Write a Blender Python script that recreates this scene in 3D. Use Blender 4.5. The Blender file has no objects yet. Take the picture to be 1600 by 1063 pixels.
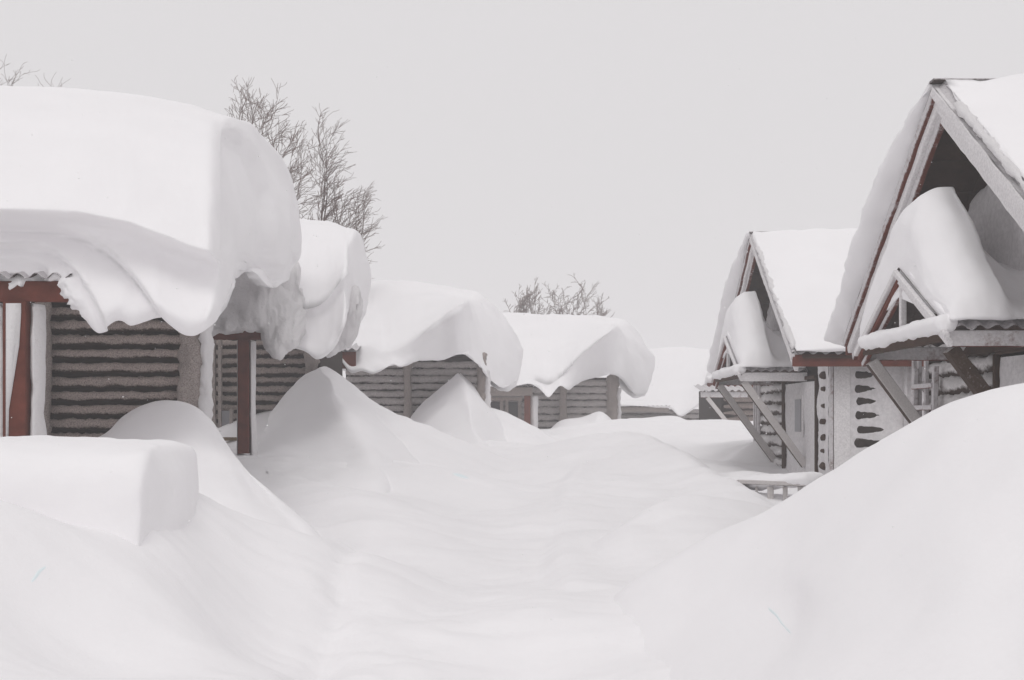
import bpy, math, random
import numpy as np
from mathutils import Vector, Matrix
random.seed(4); rng = np.random.default_rng(7)
sc = bpy.context.scene
COL = sc.collection
# ------------------------------------------------------------------ camera, world, sun, exposure
CAMZ, F, VH = 1.6, 2000.0, 655.0
cam = bpy.data.cameras.new('camera'); cam.sensor_width = 36; cam.lens = 45.0
cam.shift_y = (VH-531.5)/1600.0
cam.clip_start = .05; cam.clip_end = 2000
camo = bpy.data.objects.new('camera', cam); COL.objects.link(camo)
camo.location = (0, 0, CAMZ); camo.rotation_euler = (math.radians(90), 0, 0)
sc.camera = camo
world = bpy.data.worlds.new('World'); sc.world = world; world.use_nodes = True
wn, wl = world.node_tree.nodes, world.node_tree.links
bg = wn['Background']
SUN_EL, SUN_AZ = math.radians(52), math.radians(186)      # azimuth from +Y clockwise
sky = wn.new('ShaderNodeTexSky'); sky.sky_type = 'NISHITA'; sky.sun_disc = False
sky.sun_elevation = SUN_EL; sky.sun_rotation = SUN_AZ; sky.air_density = 2; sky.dust_density = 6
hs = wn.new('ShaderNodeHueSaturation'); hs.inputs['Saturation'].default_value = .12
mx = wn.new('ShaderNodeMixRGB'); mx.inputs[0].default_value = .9; mx.inputs[2].default_value = (9.15, 8.92, 9.05, 1)
wl.new(sky.outputs[0], hs.inputs['Color']); wl.new(hs.outputs[0], mx.inputs[1]); wl.new(mx.outputs[0], bg.inputs[0])
bg.inputs[1].default_value = .085
sun = bpy.data.lights.new('sun', 'SUN'); sun.energy = .6; sun.angle = math.radians(24); sun.color = (1, .985, .97)
suno = bpy.data.objects.new('sun', sun); COL.objects.link(suno)
sd = Vector((math.sin(SUN_AZ)*math.cos(SUN_EL), math.cos(SUN_AZ)*math.cos(SUN_EL), math.sin(SUN_EL)))
suno.rotation_euler = sd.to_track_quat('Z', 'Y').to_euler()
sc.view_settings.view_transform = 'Standard'; sc.view_settings.look = 'None'
sc.view_settings.exposure = 0.0; sc.view_settings.gamma = 1; sc.view_settings.use_curve_mapping = False
sc.cycles.max_bounces = 10; sc.cycles.diffuse_bounces = 8; sc.cycles.volume_bounces = 3
sc.cycles.use_denoising = True
# ------------------------------------------------------------------ numeric helpers
def P(u, v, Y):                                            # a point seen at (u, v) of the 1600x1063 photo, Y metres away
    return np.array(((u-800)/F*Y, Y, CAMZ+(VH-v)/F*Y))
def _hash(i, j, k):
    n = (i*374761393 + j*668265263 + k*2147483647 + 1013904223) & 0xffffffff
    n = ((n ^ (n >> 13)) * 1274126177) & 0xffffffff
    return ((n ^ (n >> 16)) & 0xffff)/65535.0
def vnoise(p):
    p = np.asarray(p, float); f = np.floor(p); t = p-f; t = t*t*t*(t*(6*t-15)+10); f = f.astype(np.int64)
    i, j, k = f[..., 0], f[..., 1], f[..., 2]; x, y, z = t[..., 0], t[..., 1], t[..., 2]
    r = 0
    for a in (0, 1):
        for b in (0, 1):
            for c in (0, 1):
                r = r + _hash(i+a, j+b, k+c)*(x if a else 1-x)*(y if b else 1-y)*(z if c else 1-z)
    return r*2-1
def fbm(p, scale=1.0, octv=3, seed=0):
    p = np.asarray(p, float)*scale + seed*17.3; r = 0; a = 1
    for o in range(octv):
        r = r + a*vnoise(p); p = p*2.03+5.1; a *= .5
    return r
def spline(S, n, sharp=(), cyclic=False):
    """smooth curve through S along axis 0, n steps per span; corners at the rows in sharp"""
    S = np.asarray(S, float); k = len(S)
    if cyclic:
        S = np.concatenate([S[-2:], S, S[:3]])
    m = len(S)
    d = np.linalg.norm(np.diff(S, axis=0), axis=-1)
    while d.ndim > 1: d = d.mean(-1)
    d = np.maximum(d, 1e-4)**.5
    t = np.concatenate([[0], np.cumsum(d)]); T = np.zeros_like(S); TR = None
    sl = np.diff(S, axis=0)/d.reshape((-1,)+(1,)*(S.ndim-1))
    Ti = np.zeros_like(S); To = np.zeros_like(S)
    for i in range(m):
        if i == 0: Ti[i] = To[i] = sl[0]
        elif i == m-1: Ti[i] = To[i] = sl[-1]
        elif (i in sharp) and not cyclic or (cyclic and ((i-2) % k) in sharp): Ti[i] = sl[i-1]; To[i] = sl[i]
        else: Ti[i] = To[i] = (sl[i-1]*d[i]+sl[i]*d[i-1])/(d[i]+d[i-1])
    out = []
    rg = range(2, 2+k) if cyclic else range(m-1)
    for i in rg:
        for q in range(n):
            s = q/n; h = d[i]
            out.append((2*s**3-3*s**2+1)*S[i]+(s**3-2*s**2+s)*h*To[i]+(-2*s**3+3*s**2)*S[i+1]+(s**3-s**2)*h*Ti[i+1])
    if not cyclic: out.append(S[-1])
    return np.array(out)
# ------------------------------------------------------------------ object helpers
def setprops(o, label=None, cat=None, group=None, kind=None):
    for k, v in (('label', label), ('category', cat), ('group', group), ('kind', kind)):
        if v: o[k] = v
    return o
def base(o):
    return Vector((0, 0, 0)) if o is None else (o.location + (base(o.parent) if o.parent else Vector((0, 0, 0))))
def mesh_obj(name, V, Fc, mat, parent=None, smooth=True, loc=None, autos=None):
    V = np.asarray(V, float).reshape(-1, 3)
    off = Vector(loc) if loc is not None else (base(parent) if parent else Vector((0, 0, 0)))
    me = bpy.data.meshes.new(name)
    me.from_pydata((V-np.array(off)).tolist(), [], [tuple(int(q) for q in f) for f in Fc])
    me.materials.append(mat)
    if smooth: me.polygons.foreach_set('use_smooth', [True]*len(me.polygons))
    me.update()
    if autos: me.set_sharp_from_angle(angle=math.radians(autos))
    o = bpy.data.objects.new(name, me); COL.objects.link(o)
    if parent: o.parent = parent; o.location = off-base(parent)
    else: o.location = off
    return o
def empty(name, loc, label, cat, group=None):
    o = bpy.data.objects.new(name, None); COL.objects.link(o); o.location = loc; o.empty_display_size = .2
    return setprops(o, label, cat, group)
def share(o, loc, parent):                                  # a copy that shares the mesh, moved to a world place
    c = o.copy(); COL.objects.link(c); c.parent = parent; c.location = Vector(loc)-base(parent); return c
def gridfaces(a, b, cyc=False, flip=False):
    f = []
    for i in range(a-1):
        for j in range(b if cyc else b-1):
            j2 = (j+1) % b; q = (i*b+j, i*b+j2, (i+1)*b+j2, (i+1)*b+j)
            f.append(q[::-1] if flip else q)
    return f
def gnormals(G, cyc=False):
    du = np.gradient(G, axis=0)
    if cyc: dv = (np.roll(G, -1, 1)-np.roll(G, 1, 1))/2
    else: dv = np.gradient(G, axis=1)
    n = np.cross(du, dv); return n/np.maximum(np.linalg.norm(n, axis=-1, keepdims=True), 1e-9)
def tube(name, S, mat, nu=8, nv=6, sharp_s=(), sharp_p=(), bulge=(0, 0), noise=((.02, 3),), fn=None, parent=None, smooth_it=0, flip=None):
    """closed solid lofted through stations S[i][j] (profile closed), ends pulled in to a rounded cap"""
    S = np.array(S, float); n, m, _ = S.shape
    G = spline(S, nu, sharp_s); G = np.moveaxis(spline(np.moveaxis(G, 1, 0), nv, sharp_p, cyclic=True), 0, 1)
    for _ in range(smooth_it):
        A = G.copy(); A[1:-1] = (G[:-2]+2*G[1:-1]+G[2:])/4; G = (np.roll(A, 1, 1)+2*A+np.roll(A, -1, 1))/4
    def cap(row, prev, b):
        c = row.mean(0); d = c-prev.mean(0); d = d/max(np.linalg.norm(d), 1e-6)
        return [c+(row-c)*s+d*b*h for s, h in ((.97, .22), (.9, .42), (.78, .62), (.6, .8), (.38, .92), (.16, 1), (.0, 1.0))]
    e0 = cap(G[0], G[1], bulge[0])[::-1]; e1 = cap(G[-1], G[-2], bulge[1])
    G = np.concatenate([np.array(e0), G, np.array(e1)])
    N = gnormals(G, True)
    cen = G.mean(1, keepdims=True); sgn = 1 if (N*(G-cen)).sum() > 0 else -1
    N *= sgn
    for k, (amp, fr) in enumerate(noise): G = G+N*(amp*fbm(G, fr, 3, k+hash_name(name))[..., None])
    if fn: G = fn(G, N)
    V = G.reshape(-1, 3)
    return mesh_obj(name, V, gridfaces(len(G), G.shape[1], True, flip=sgn < 0), mat, parent)
def hash_name(s): return sum(ord(c) for c in s) % 13
def patch(name, S, mat, nu=8, nv=8, sharp_s=(), sharp_p=(), noise=((.015, 1.2),), fn=None, parent=None, smooth_it=0):
    S = np.array(S, float)
    G = spline(S, nu, sharp_s); G = np.moveaxis(spline(np.moveaxis(G, 1, 0), nv, sharp_p), 0, 1)
    for _ in range(smooth_it):
        A = G.copy(); A[1:-1] = (G[:-2]+2*G[1:-1]+G[2:])/4; B = A.copy(); B[:, 1:-1] = (A[:, :-2]+2*A[:, 1:-1]+A[:, 2:])/4; G = B
    N = gnormals(G); sgn = 1 if N[..., 2].sum() > 0 else -1; N *= sgn
    for k, (amp, fr) in enumerate(noise): G = G+N*(amp*fbm(G, fr, 3, k+hash_name(name))[..., None])
    if fn: G = fn(G, N)
    return mesh_obj(name, G.reshape(-1, 3), gridfaces(len(G), G.shape[1], flip=sgn < 0), mat, parent)
def box(name, p0, p1, mat, parent=None, bev=.006, loc=None):
    x0, y0, z0 = np.minimum(p0, p1); x1, y1, z1 = np.maximum(p0, p1)
    return bar(name, ((x0+x1)/2, (y0+y1)/2, z0), ((x0+x1)/2, (y0+y1)/2, z1), x1-x0, y1-y0, mat, parent, bev, side=(1, 0, 0), loc=loc)
def bar(name, a, b, w, h, mat, parent=None, bev=.006, side=None, loc=None, rough=0.0):
    """chamfered beam from a to b; w along side, h across"""
    a = Vector(a); b = Vector(b); d = (b-a).normalized()
    s = Vector(side).normalized() if side else d.cross(Vector((0, 0, 1))).normalized()
    s = (s-d*s.dot(d)).normalized(); t = s.cross(d).normalized()
    prof = []
    c = min(bev, w*.3, h*.3)
    for sx, sy in ((1, 1), (-1, 1), (-1, -1), (1, -1)):
        q = [(sx*(w/2-c), sy*h/2), (sx*w/2, sy*(h/2-c))]
        if sx*sy > 0: q = q[::-1]
        prof += q
    V = []; n = 8
    segs = max(1, int((b-a).length/.12)) if rough else 1
    for i in range(segs+1):
        p = a+(b-a)*(i/segs)
        for x, y in prof:
            V.append(p+s*x+t*y)
    V = np.array([tuple(v) for v in V])
    if rough: V = V+rough*np.stack([fbm(V, 7, 2, 1), fbm(V, 7, 2, 2), fbm(V, 7, 2, 3)], -1)
    Fc = gridfaces(segs+1, n, True)+[tuple(range(n))[::-1], tuple(segs*n+i for i in range(n))]
    return mesh_obj(name, V, Fc, mat, parent, smooth=False, loc=loc)
# ------------------------------------------------------------------ materials
def newmat(name):
    m = bpy.data.materials.new(name); m.use_nodes = True
    return m, m.node_tree.nodes, m.node_tree.links, m.node_tree.nodes['Principled BSDF']
def noise_n(n, l, scale, detail=4, rough=.6, vec=None, sc3=None):
    t = n.new('ShaderNodeTexNoise'); t.inputs['Scale'].default_value = scale; t.inputs['Detail'].default_value = detail
    t.inputs['Roughness'].default_value = rough
    tc = n.new('ShaderNodeNewGeometry'); mp = n.new('ShaderNodeMapping')
    if sc3: mp.inputs['Scale'].default_value = sc3
    l.new(tc.outputs['Position'], mp.inputs[0]); l.new(mp.outputs[0], t.inputs['Vector'])
    return t
def ramp(n, l, src, stops):
    r = n.new('ShaderNodeValToRGB'); l.new(src, r.inputs[0]); e = r.color_ramp.elements
    e[0].position, e[0].color = stops[0][0], (*stops[0][1], 1); e[1].position, e[1].color = stops[1][0], (*stops[1][1], 1)
    for p, c in stops[2:]:
        q = e.new(p); q.color = (*c, 1)
    return r
def bump(n, l, b, src, strength, dist):
    k = n.new('ShaderNodeBump'); k.inputs['Strength'].default_value = strength; k.inputs['Distance'].default_value = dist
    l.new(src, k.inputs['Height']); l.new(k.outputs[0], b.inputs['Normal']); return k
def snow_mat(name, col=(.83, .835, .85), bs=.35, crust=0.0, sss=.0, tint=None):
    m, n, l, b = newmat(name)
    t = noise_n(n, l, 1.3, 5, .55); r = ramp(n, l, t.outputs[0], [(.3, tuple(c*.965 for c in col)), (.7, col)])
    b.inputs['Roughness'].default_value = .85; b.inputs['Specular IOR Level'].default_value = .15
    l.new(r.outputs[0], b.inputs['Base Color'])
    f = noise_n(n, l, 14 if not crust else 22, 6, .65)
    bump(n, l, b, f.outputs[0], bs, .01 if not crust else .03)
    return m
SNOW = snow_mat('wind_packed_snow', (.90, .89, .90), .3)
GSNOW = snow_mat('ground_snow_surface', (.895, .885, .895), .45)
CRUST = snow_mat('crusted_snow', (.74, .725, .73), .7, 1)
def frosted(name, wood, rime, amt, direction=(0, 0, 1), wdir=.0, scale=30, bs=.7, grain=(1, 1, 1), lo=.82, hi=1.0):
    """painted or bare wood with rime stuck to it by noise and by the side that faces the wind"""
    m, n, l, b = newmat(name)
    t = noise_n(n, l, scale, 6, .7); big = noise_n(n, l, 3.5, 4, .6, sc3=grain)
    g = n.new('ShaderNodeNewGeometry'); dt = n.new('ShaderNodeVectorMath'); dt.operation = 'DOT_PRODUCT'
    d = Vector(direction).normalized(); dt.inputs[1].default_value = d; l.new(g.outputs['Normal'], dt.inputs[0])
    def mth(op, a, bb):
        k = n.new('ShaderNodeMath'); k.operation = op
        for i, q in enumerate((a, bb)):
            if isinstance(q, (int, float)): k.inputs[i].default_value = q
            else: l.new(q, k.inputs[i])
        return k.outputs[0]
    f = mth('ADD', mth('ADD', mth('MULTIPLY', t.outputs[0], .9), mth('MULTIPLY', big.outputs[0], .9)), mth('MULTIPLY', dt.outputs['Value'], wdir))
    f = mth('ADD', f, amt-1.4)
    r = ramp(n, l, f, [(.0, (0, 0, 0)), (.34, (1, 1, 1))])
    wn_ = noise_n(n, l, 6, 5, .6, sc3=(1, 1, 1)); wc = ramp(n, l, wn_.outputs[0], [(.3, tuple(c*.75 for c in wood)), (.7, tuple(c*1.25 for c in wood))])
    rn = noise_n(n, l, scale*1.7, 3, .6); rc = ramp(n, l, rn.outputs[0], [(.3, tuple(c*lo for c in rime)), (.66, tuple(c*hi for c in rime))])
    mxx = n.new('ShaderNodeMixRGB'); l.new(r.outputs[0], mxx.inputs[0]); l.new(wc.outputs[0], mxx.inputs[1]); l.new(rc.outputs[0], mxx.inputs[2])
    l.new(mxx.outputs[0], b.inputs['Base Color']); b.inputs['Roughness'].default_value = .8; b.inputs['Specular IOR Level'].default_value = .2
    bump(n, l, b, f, bs, .012)
    return m
RED = (.125, .034, .022); BROWN = (.055, .034, .024)
M_red = frosted('red_brown_paint', RED, (.62, .60, .60), .08, (0, -.2, 1), .35, 45, .3)
M_redfr = frosted('red_paint_half_rimed', RED, (.62, .60, .61), .72, (-.4, -.3, .9), .5, 22)
M_white = frosted('rime_covered_board', (.10, .05, .038), (.80, .78, .785), 1.12, (-.5, -.5, .7), .3, 30, lo=.78, grain=(1, 1, 1))
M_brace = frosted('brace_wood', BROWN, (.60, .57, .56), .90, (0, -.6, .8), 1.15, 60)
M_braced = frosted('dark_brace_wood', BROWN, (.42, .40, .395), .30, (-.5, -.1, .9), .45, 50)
M_dark = frosted('dark_brown_wood', (.052, .028, .018), (.3, .27, .26), .06, (-.5, -.3, .7), .15, 30, .4)
M_loga = frosted('rimed_log', (.034, .020, .014), (.37, .31, .285), .84, (0, -.35, .9), .75, 45, 1.0, lo=.5, hi=1.35)
M_rime = frosted('rimed_post', (.10, .08, .072), (.35, .305, .285), 1.0, (0, -.55, .8), .3, 50, 1.0, lo=.5, hi=1.3)
M_logf = frosted('thickly_rimed_log', (.09, .072, .066), (.50, .465, .455), 1.02, (0, -.35, .9), .6, 38, 1.0, lo=.6, hi=1.2)
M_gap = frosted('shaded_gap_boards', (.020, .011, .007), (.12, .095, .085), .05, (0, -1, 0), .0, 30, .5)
M_post = frosted('red_post_paint', RED, (.6, .58, .58), .02, (-1, -.2, .2), .35, 50, .3)
M_logw = frosted('snow_plastered_log', (.045, .028, .02), (.70, .68, .68), .66, (-.35, -.25, .9), .95, 16)
M_scour = frosted('wind_scoured_log', (.032, .023, .019), (.35, .33, .32), .28, (0, 0, 1), .25, 34, .6, (.5, 1, 3))
M_plaster = frosted('snow_plaster', (.22, .18, .165), (.76, .74, .75), 1.17, (0, 0, 1), .1, 12, .7, (.6, .6, 2.6))
M_metal = frosted('corrugated_sheet', (.07, .055, .05), (.62, .60, .61), .62, (0, -.3, 1), .4, 24, .4)
M_glass, _n, _l, _b = newmat('dull_window_glass'); _b.inputs['Base Color'].default_value = (.035, .035, .04, 1); _b.inputs['Roughness'].default_value = .25
M_fglass, _n, _l, _b = newmat('frosted_pane'); _b.inputs['Base Color'].default_value = (.30, .30, .32, 1); _b.inputs['Roughness'].default_value = .55
M_bark = frosted('birch_bark', (.14, .11, .10), (.5, .48, .48), .35, (-.5, 0, .8), .2, 20, .4)
M_twig, _n, _l, _b = newmat('twigs'); _b.inputs['Base Color'].default_value = (.17, .115, .10, 1); _b.inputs['Roughness'].default_value = .8
M_yel = frosted('bare_plank', (.20, .14, .08), (.6, .58, .57), .35, (0, 0, 1), .2, 30)
# ------------------------------------------------------------------ ground
def lerp_tab(y, tab):
    a = np.array(tab); return np.interp(y, a[:, 0], a[:, 1])
def sstep(a, b, x):
    t = np.clip((x-a)/(b-a), 0, 1); return t*t*(3-2*t)
def smax(a, b, k):
    h = np.clip(.5+.5*(a-b)/k, 0, 1); return b*(1-h)+a*h+k*h*(1-h)
RIDGES = []
def ridge(pts, sl, sr, k=.12, r=.15, dz=0):               # crest polyline, slope on its left and right, roundness
    RIDGES.append((np.array([P(*p)+np.array((0, 0, dz)) for p in pts]), sl, sr, k, r))
GC = [(850, 704, 33), (760, 708, 27), (740, 748, 18.5), (740, 800, 14), (800, 870, 11), (850, 930, 9.2), (900, 1000, 8.0), (950, 1063, 7.3), (702, 712, 20.3), (664, 731, 17.2), (612, 754, 14.4), (720, 725, 20), (600, 830, 12.4),
      (560, 880, 10.4), (520, 940, 8.9), (600, 1000, 7.9), (480, 1063, 6.7), (640, 1063, 7.2), (800, 1063, 7.6), (440, 720, 15.6), (540, 748, 14.5), (600, 768, 14.2), (420, 838, 9.6), (308, 800, 8.75), (226, 822, 7.55), (262, 815, 8.1), (330, 890, 7.9),
      (330, 960, 7.3), (160, 815, 7.4), (200, 900, 6.8), (90, 806, 7.1), (30, 782, 6.9), (-120, 776, 6.8), (100, 960, 6.4), (200, 1063, 5.8), (0, 1063, 5.5), (0, 930, 6.2), (360, 1063, 6.2), (-100, 760, 9),
      (900, 765, 19), (1000, 780, 16.5), (1100, 795, 15), (1180, 772, 16.8), (1280, 765, 16), (900, 830, 12.6), (960, 865, 11), (1050, 850, 11), (1150, 840, 11), (1000, 945, 8.7), (945, 1050, 7.5), (925, 1110, 6.9),
      (950, 690, 38), (1100, 690, 24), (1190, 705, 22), (700, 690, 40), (1100, 675, 45), (300, 700, 18), (300, 690, 25), (500, 690, 26), (1600, 700, 16), (1600, 680, 26), (-300, 700, 14), (850, 672, 60), (300, 672, 60), (1400, 672, 60)]
GC = np.array([P(*q) for q in GC]+[(-3, 3.2, .62), (0, 3.2, .42), (3, 3.2, .5), (-3, 1, .6), (0, 0, .35), (3, 1, .5), (0, -10, .4), (-10, -5, .6), (10, -5, .6)])
def _ph(d2): return -np.sqrt(d2+.8**2)
_A = _ph(((GC[:, None, :2]-GC[None, :, :2])**2).sum(-1))+1e-6*np.eye(len(GC)); _n = len(GC)
_M = np.zeros((_n+1, _n+1)); _M[:_n, :_n] = _A; _M[:_n, _n] = 1; _M[_n, :_n] = 1
_W = np.linalg.solve(_M, np.concatenate([GC[:, 2], [0]]))
def ground_base(x, y):
    """one smooth sheet through surveyed heights of the snow, level far away"""
    sh = x.shape; X, Y = x.ravel(), y.ravel(); z = np.full(X.shape, _W[-1])
    cx, cy = np.clip(X, -16, 16), np.clip(Y, -10, 62)
    for (a, b, _), w in zip(GC, _W): z += w*_ph((cx-a)**2+(cy-b)**2)
    return z.reshape(sh)
def ground_z(x, y):
    x = np.asarray(x, float); y = np.asarray(y, float)
    z = ground_base(x, y)
    pt = np.stack([x, y, np.zeros_like(x)], -1)
    shp = z.shape; xf, yf, zf = x.ravel(), y.ravel(), z.ravel().copy()
    for cr, sl, sr, k, r in RIDGES:
        reach = (cr[:, 2].max()-.1)/min(sl, sr)+r+.4
        sel = np.nonzero((xf > cr[:, 0].min()-reach) & (xf < cr[:, 0].max()+reach) & (yf > cr[:, 1].min()-reach) & (yf < cr[:, 1].max()+reach))[0]
        if not len(sel): continue
        X, Y = xf[sel], yf[sel]; best = np.full(len(sel), -1e9)
        for a, b in zip(cr[:-1], cr[1:]):
            d = b-a; L2 = d[0]**2+d[1]**2
            t = np.clip(((X-a[0])*d[0]+(Y-a[1])*d[1])/L2, 0, 1)
            dx, dy = X-a[0]-t*d[0], Y-a[1]-t*d[1]
            w_ = np.clip((d[0]*dy-d[1]*dx)/math.sqrt(L2)/(np.hypot(dx, dy)+1e-6)*.5+.5, 0, 1)
            s = sl if sl == sr else sr+(sl-sr)*w_*w_*(3-2*w_)
            best = np.maximum(best, a[2]+t*d[2]-s*(np.sqrt(dx*dx+dy*dy+r*r)-r))
        zf[sel] = smax(best, zf[sel], k)
    z = zf.reshape(shp)
    q_ = pt*np.array([.45, 1.0, 1]); z = z+.05*(1-np.abs(fbm(q_, 1.15, 2, 31))*1.6)*sstep(9, 12, y)*sstep(32, 24, y)-.03*sstep(9, 12, y)*sstep(32, 24, y)
    z = z+.05*fbm(pt, .45, 2, 7)*sstep(4, 9, y)+.008*fbm(pt*np.array([1, 3.2, 1]), 3.0, 3, 21)+.03*fbm(pt, .8, 4, 3)+.012*fbm(pt*np.array([.6, 2.0, 1]), 2.2, 2, 5)*sstep(60, 10, y)
    # trodden track
    tx = np.interp(y, [4, 7, 9, 10.5, 13], [-1.0, -1.1, -1.17, -1.2, -1.05])
    dd = np.abs(x-tx+.07*fbm(pt, 1.7, 2, 9))
    z = z-.075*np.exp(-(dd/.10)**2)*sstep(12, 9, y)*(1+.6*fbm(pt, 5, 2, 2))
    z = z+.03*fbm(pt, 4.5, 3, 12)*np.exp(-((x-tx-.5)/.6)**2)*sstep(11, 7, y)
    return z
# bright bank across the street end, hump in mid street, low hump, hollow by the right cabins
ridge([(966, 664, 30.2), (972, 661, 30), (990, 655, 29), (1012, 661, 28.5), (1045, 650, 28), (1062, 659, 27.5), (1120, 657, 27), (1190, 655, 26.5), (1260, 655, 26)], .5, .13, .15, .3)
ridge([(896, 745, 21.5), (915, 708, 21.5), (940, 692, 21), (975, 687, 20.5), (1010, 694, 19.5), (1050, 715, 18.2), (1090, 742, 16.8), (1140, 775, 15.2), (1190, 800, 14)], .8, .24, .08, .16, .12)
ridge([(820, 820, 12.2), (850, 795, 13.4), (885, 770, 15), (900, 745, 17)], .35, .18, .1, .2)
ridge([(620, 835, 11.6), (700, 812, 12.6), (780, 800, 13.6)], .25, .2, .1, .25)
ridge([(450, 742, 14.4), (500, 752, 13.6), (560, 775, 12.6), (590, 810, 11.6)], .3, .35, .1, .25)
ridge([(975, 850, 10.8), (990, 828, 11.0), (1045, 798, 11.4), (1105, 786, 11.8), (1165, 796, 12), (1230, 800, 12)], .9, .28, .05, .18, .09)
ridge([(1100, 715, 22), (1130, 706, 21.5), (1160, 700, 21.3), (1190, 685, 21)], .5, .45, .08, .12)
ridge([(1085, 775, 17), (1110, 742, 16.8), (1160, 735, 17), (1230, 742, 17), (1300, 750, 16.4)], .6, .5, .1, .2)
ridge([(330, 698, 16.8), (381, 709, 16.0), (440, 718, 15.7), (520, 738, 15)], .30, .28, .15, .4)
ridge([(900, 925, 9.5), (890, 885, 10.4), (886, 835, 12), (888, 790, 14), (900, 752, 16.8), (928, 712, 20)], 1.0, .10, .05, .14, .10)
ridge([(620, 700, 22.5), (668, 692, 22), (760, 700, 24), (820, 708, 28)], .4, .12, .3, .4)
def gz(x, y): return float(ground_z(np.array([x]), np.array([y]))[0])
# ------------------------------------------------------------------ shared builders
def log_mesh_pts(L, r, seed, segs, rough, taper=0, na=12):
    V = []
    for i in range(segs+1):
        x = L*i/segs
        for k in range(na):
            a = 2*math.pi*k/na; V.append((x, -math.cos(a), math.sin(a)))
    V = np.array(V); X = V[:, 0]
    e = np.minimum(1, np.minimum((X+.001)/(r*.8), (L-X+.001)/(r*.8))); cap = np.sqrt(np.clip(1-(1-e)**2, .0, 1))*.75+.25
    rr = (r-taper*X/L)*cap
    W = np.stack([X, V[:, 1]*rr, V[:, 2]*rr], -1)
    q = W+np.array([seed*3.7, 0, 0])
    W[:, 1:] *= (1+rough*.8*(fbm(q, 8, 3, seed))+rough*.9*fbm(q, 34, 2, seed))[:, None]
    fc = gridfaces(segs+1, na, True, flip=False)+[tuple(range(na))[::-1], tuple(segs*na+i for i in range(na))]
    return W, [f[::-1] for f in fc]
def log_proto(L, r, seed, mat, axis='x', segs=60, rough=.16, taper=0, name='log', na=12):
    W, fc = log_mesh_pts(L, r, seed, segs, rough, taper, na)
    if axis == 'y': W = np.stack([W[:, 1], W[:, 0], W[:, 2]], -1); fc = [f[::-1] for f in fc]
    me = bpy.data.meshes.new(name); me.from_pydata(W.tolist(), [], fc); me.materials.append(mat)
    me.polygons.foreach_set('use_smooth', [True]*len(me.polygons)); me.update(); return me
def put(me, name, loc, parent):
    o = bpy.data.objects.new(name, me); COL.objects.link(o); o.parent = parent
    o.location = Vector(loc)-base(parent); return o
def log_wall(root, a, L, r, pitch, z0, z1, mat, axis='x', segs=60, rough=.16, taper=0, jitter=.012, na=12):
    ms = [log_proto(L, r*(1+.07*((s*5 % 3)-1)), s, mat, axis, segs, rough, taper, na=na) for s in (1, 2, 3, 4, 5, 6, 7)]
    z = z0; i = 0
    while z < z1:
        j = random.uniform(-jitter, jitter)
        put(ms[i % 7], 'log', (a[0]+(j if axis == 'y' else 0), a[1]+(j if axis == 'x' else 0), z), root); z += pitch; i += 1
def corrugated(name, x0, x1, ye, ze, yr, zr, mat, parent, pitch=.16, amp=.022, th=.006):
    """roof sheet with its waves running up the slope; eave at (ye, ze), ridge at (yr, zr)"""
    nx = int((x1-x0)/pitch*8); V = []
    sl = Vector((0, yr-ye, zr-ze)).normalized(); nn = Vector((0, -sl.z, sl.y)); nn = nn if nn.z > 0 else -nn
    for t in (0, 1):
        for i in range(nx+1):
            x = x0+(x1-x0)*i/nx; w = amp*math.sin(2*math.pi*x/pitch)
            for s in (0, 1):
                V.append(Vector((x, ye+(yr-ye)*t, ze+(zr-ze)*t))+nn*(w+th*s))
    n2 = (nx+1)*2; Fc = []
    for i in range(nx):
        a, b = i*2, (i+1)*2
        Fc += [(a+1, b+1, n2+b+1, n2+a+1), (a, n2+a, n2+b, b), (a, b, b+1, a+1), (n2+a, n2+a+1, n2+b+1, n2+b)]
    return mesh_obj(name, np.array([tuple(v) for v in V]), Fc, mat, parent, True, autos=40)
def rough_strip(name, a, b, w, h, mat, parent, seed=1, amp=.02, down=0):
    """thick uneven roll of snow or rime along a line"""
    a = np.array(a, float); b = np.array(b, float); L = np.linalg.norm(b-a); n = max(3, int(L/.25)+1); d = (b-a)/L
    up = np.array((0, 0, 1.)) if abs(d[2]) < .8 else np.array((0, -1., 0)); s = np.cross(d, up); s /= np.linalg.norm(s); t = np.cross(s, d)
    S = []
    for i in range(n):
        c = a+(b-a)*i/(n-1); k = 1+.18*vnoise(np.array([c*2.3+seed]))[0]
        S.append([c+s*w/2*k*math.cos(q)+t*h/2*k*math.sin(q) for q in np.arange(0, 2*math.pi, math.pi/4)])
    return tube(name, S, mat, nu=5, nv=3, bulge=(w*.3, w*.3), noise=((amp, 8), (amp*.5, 22)), parent=parent)
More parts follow.
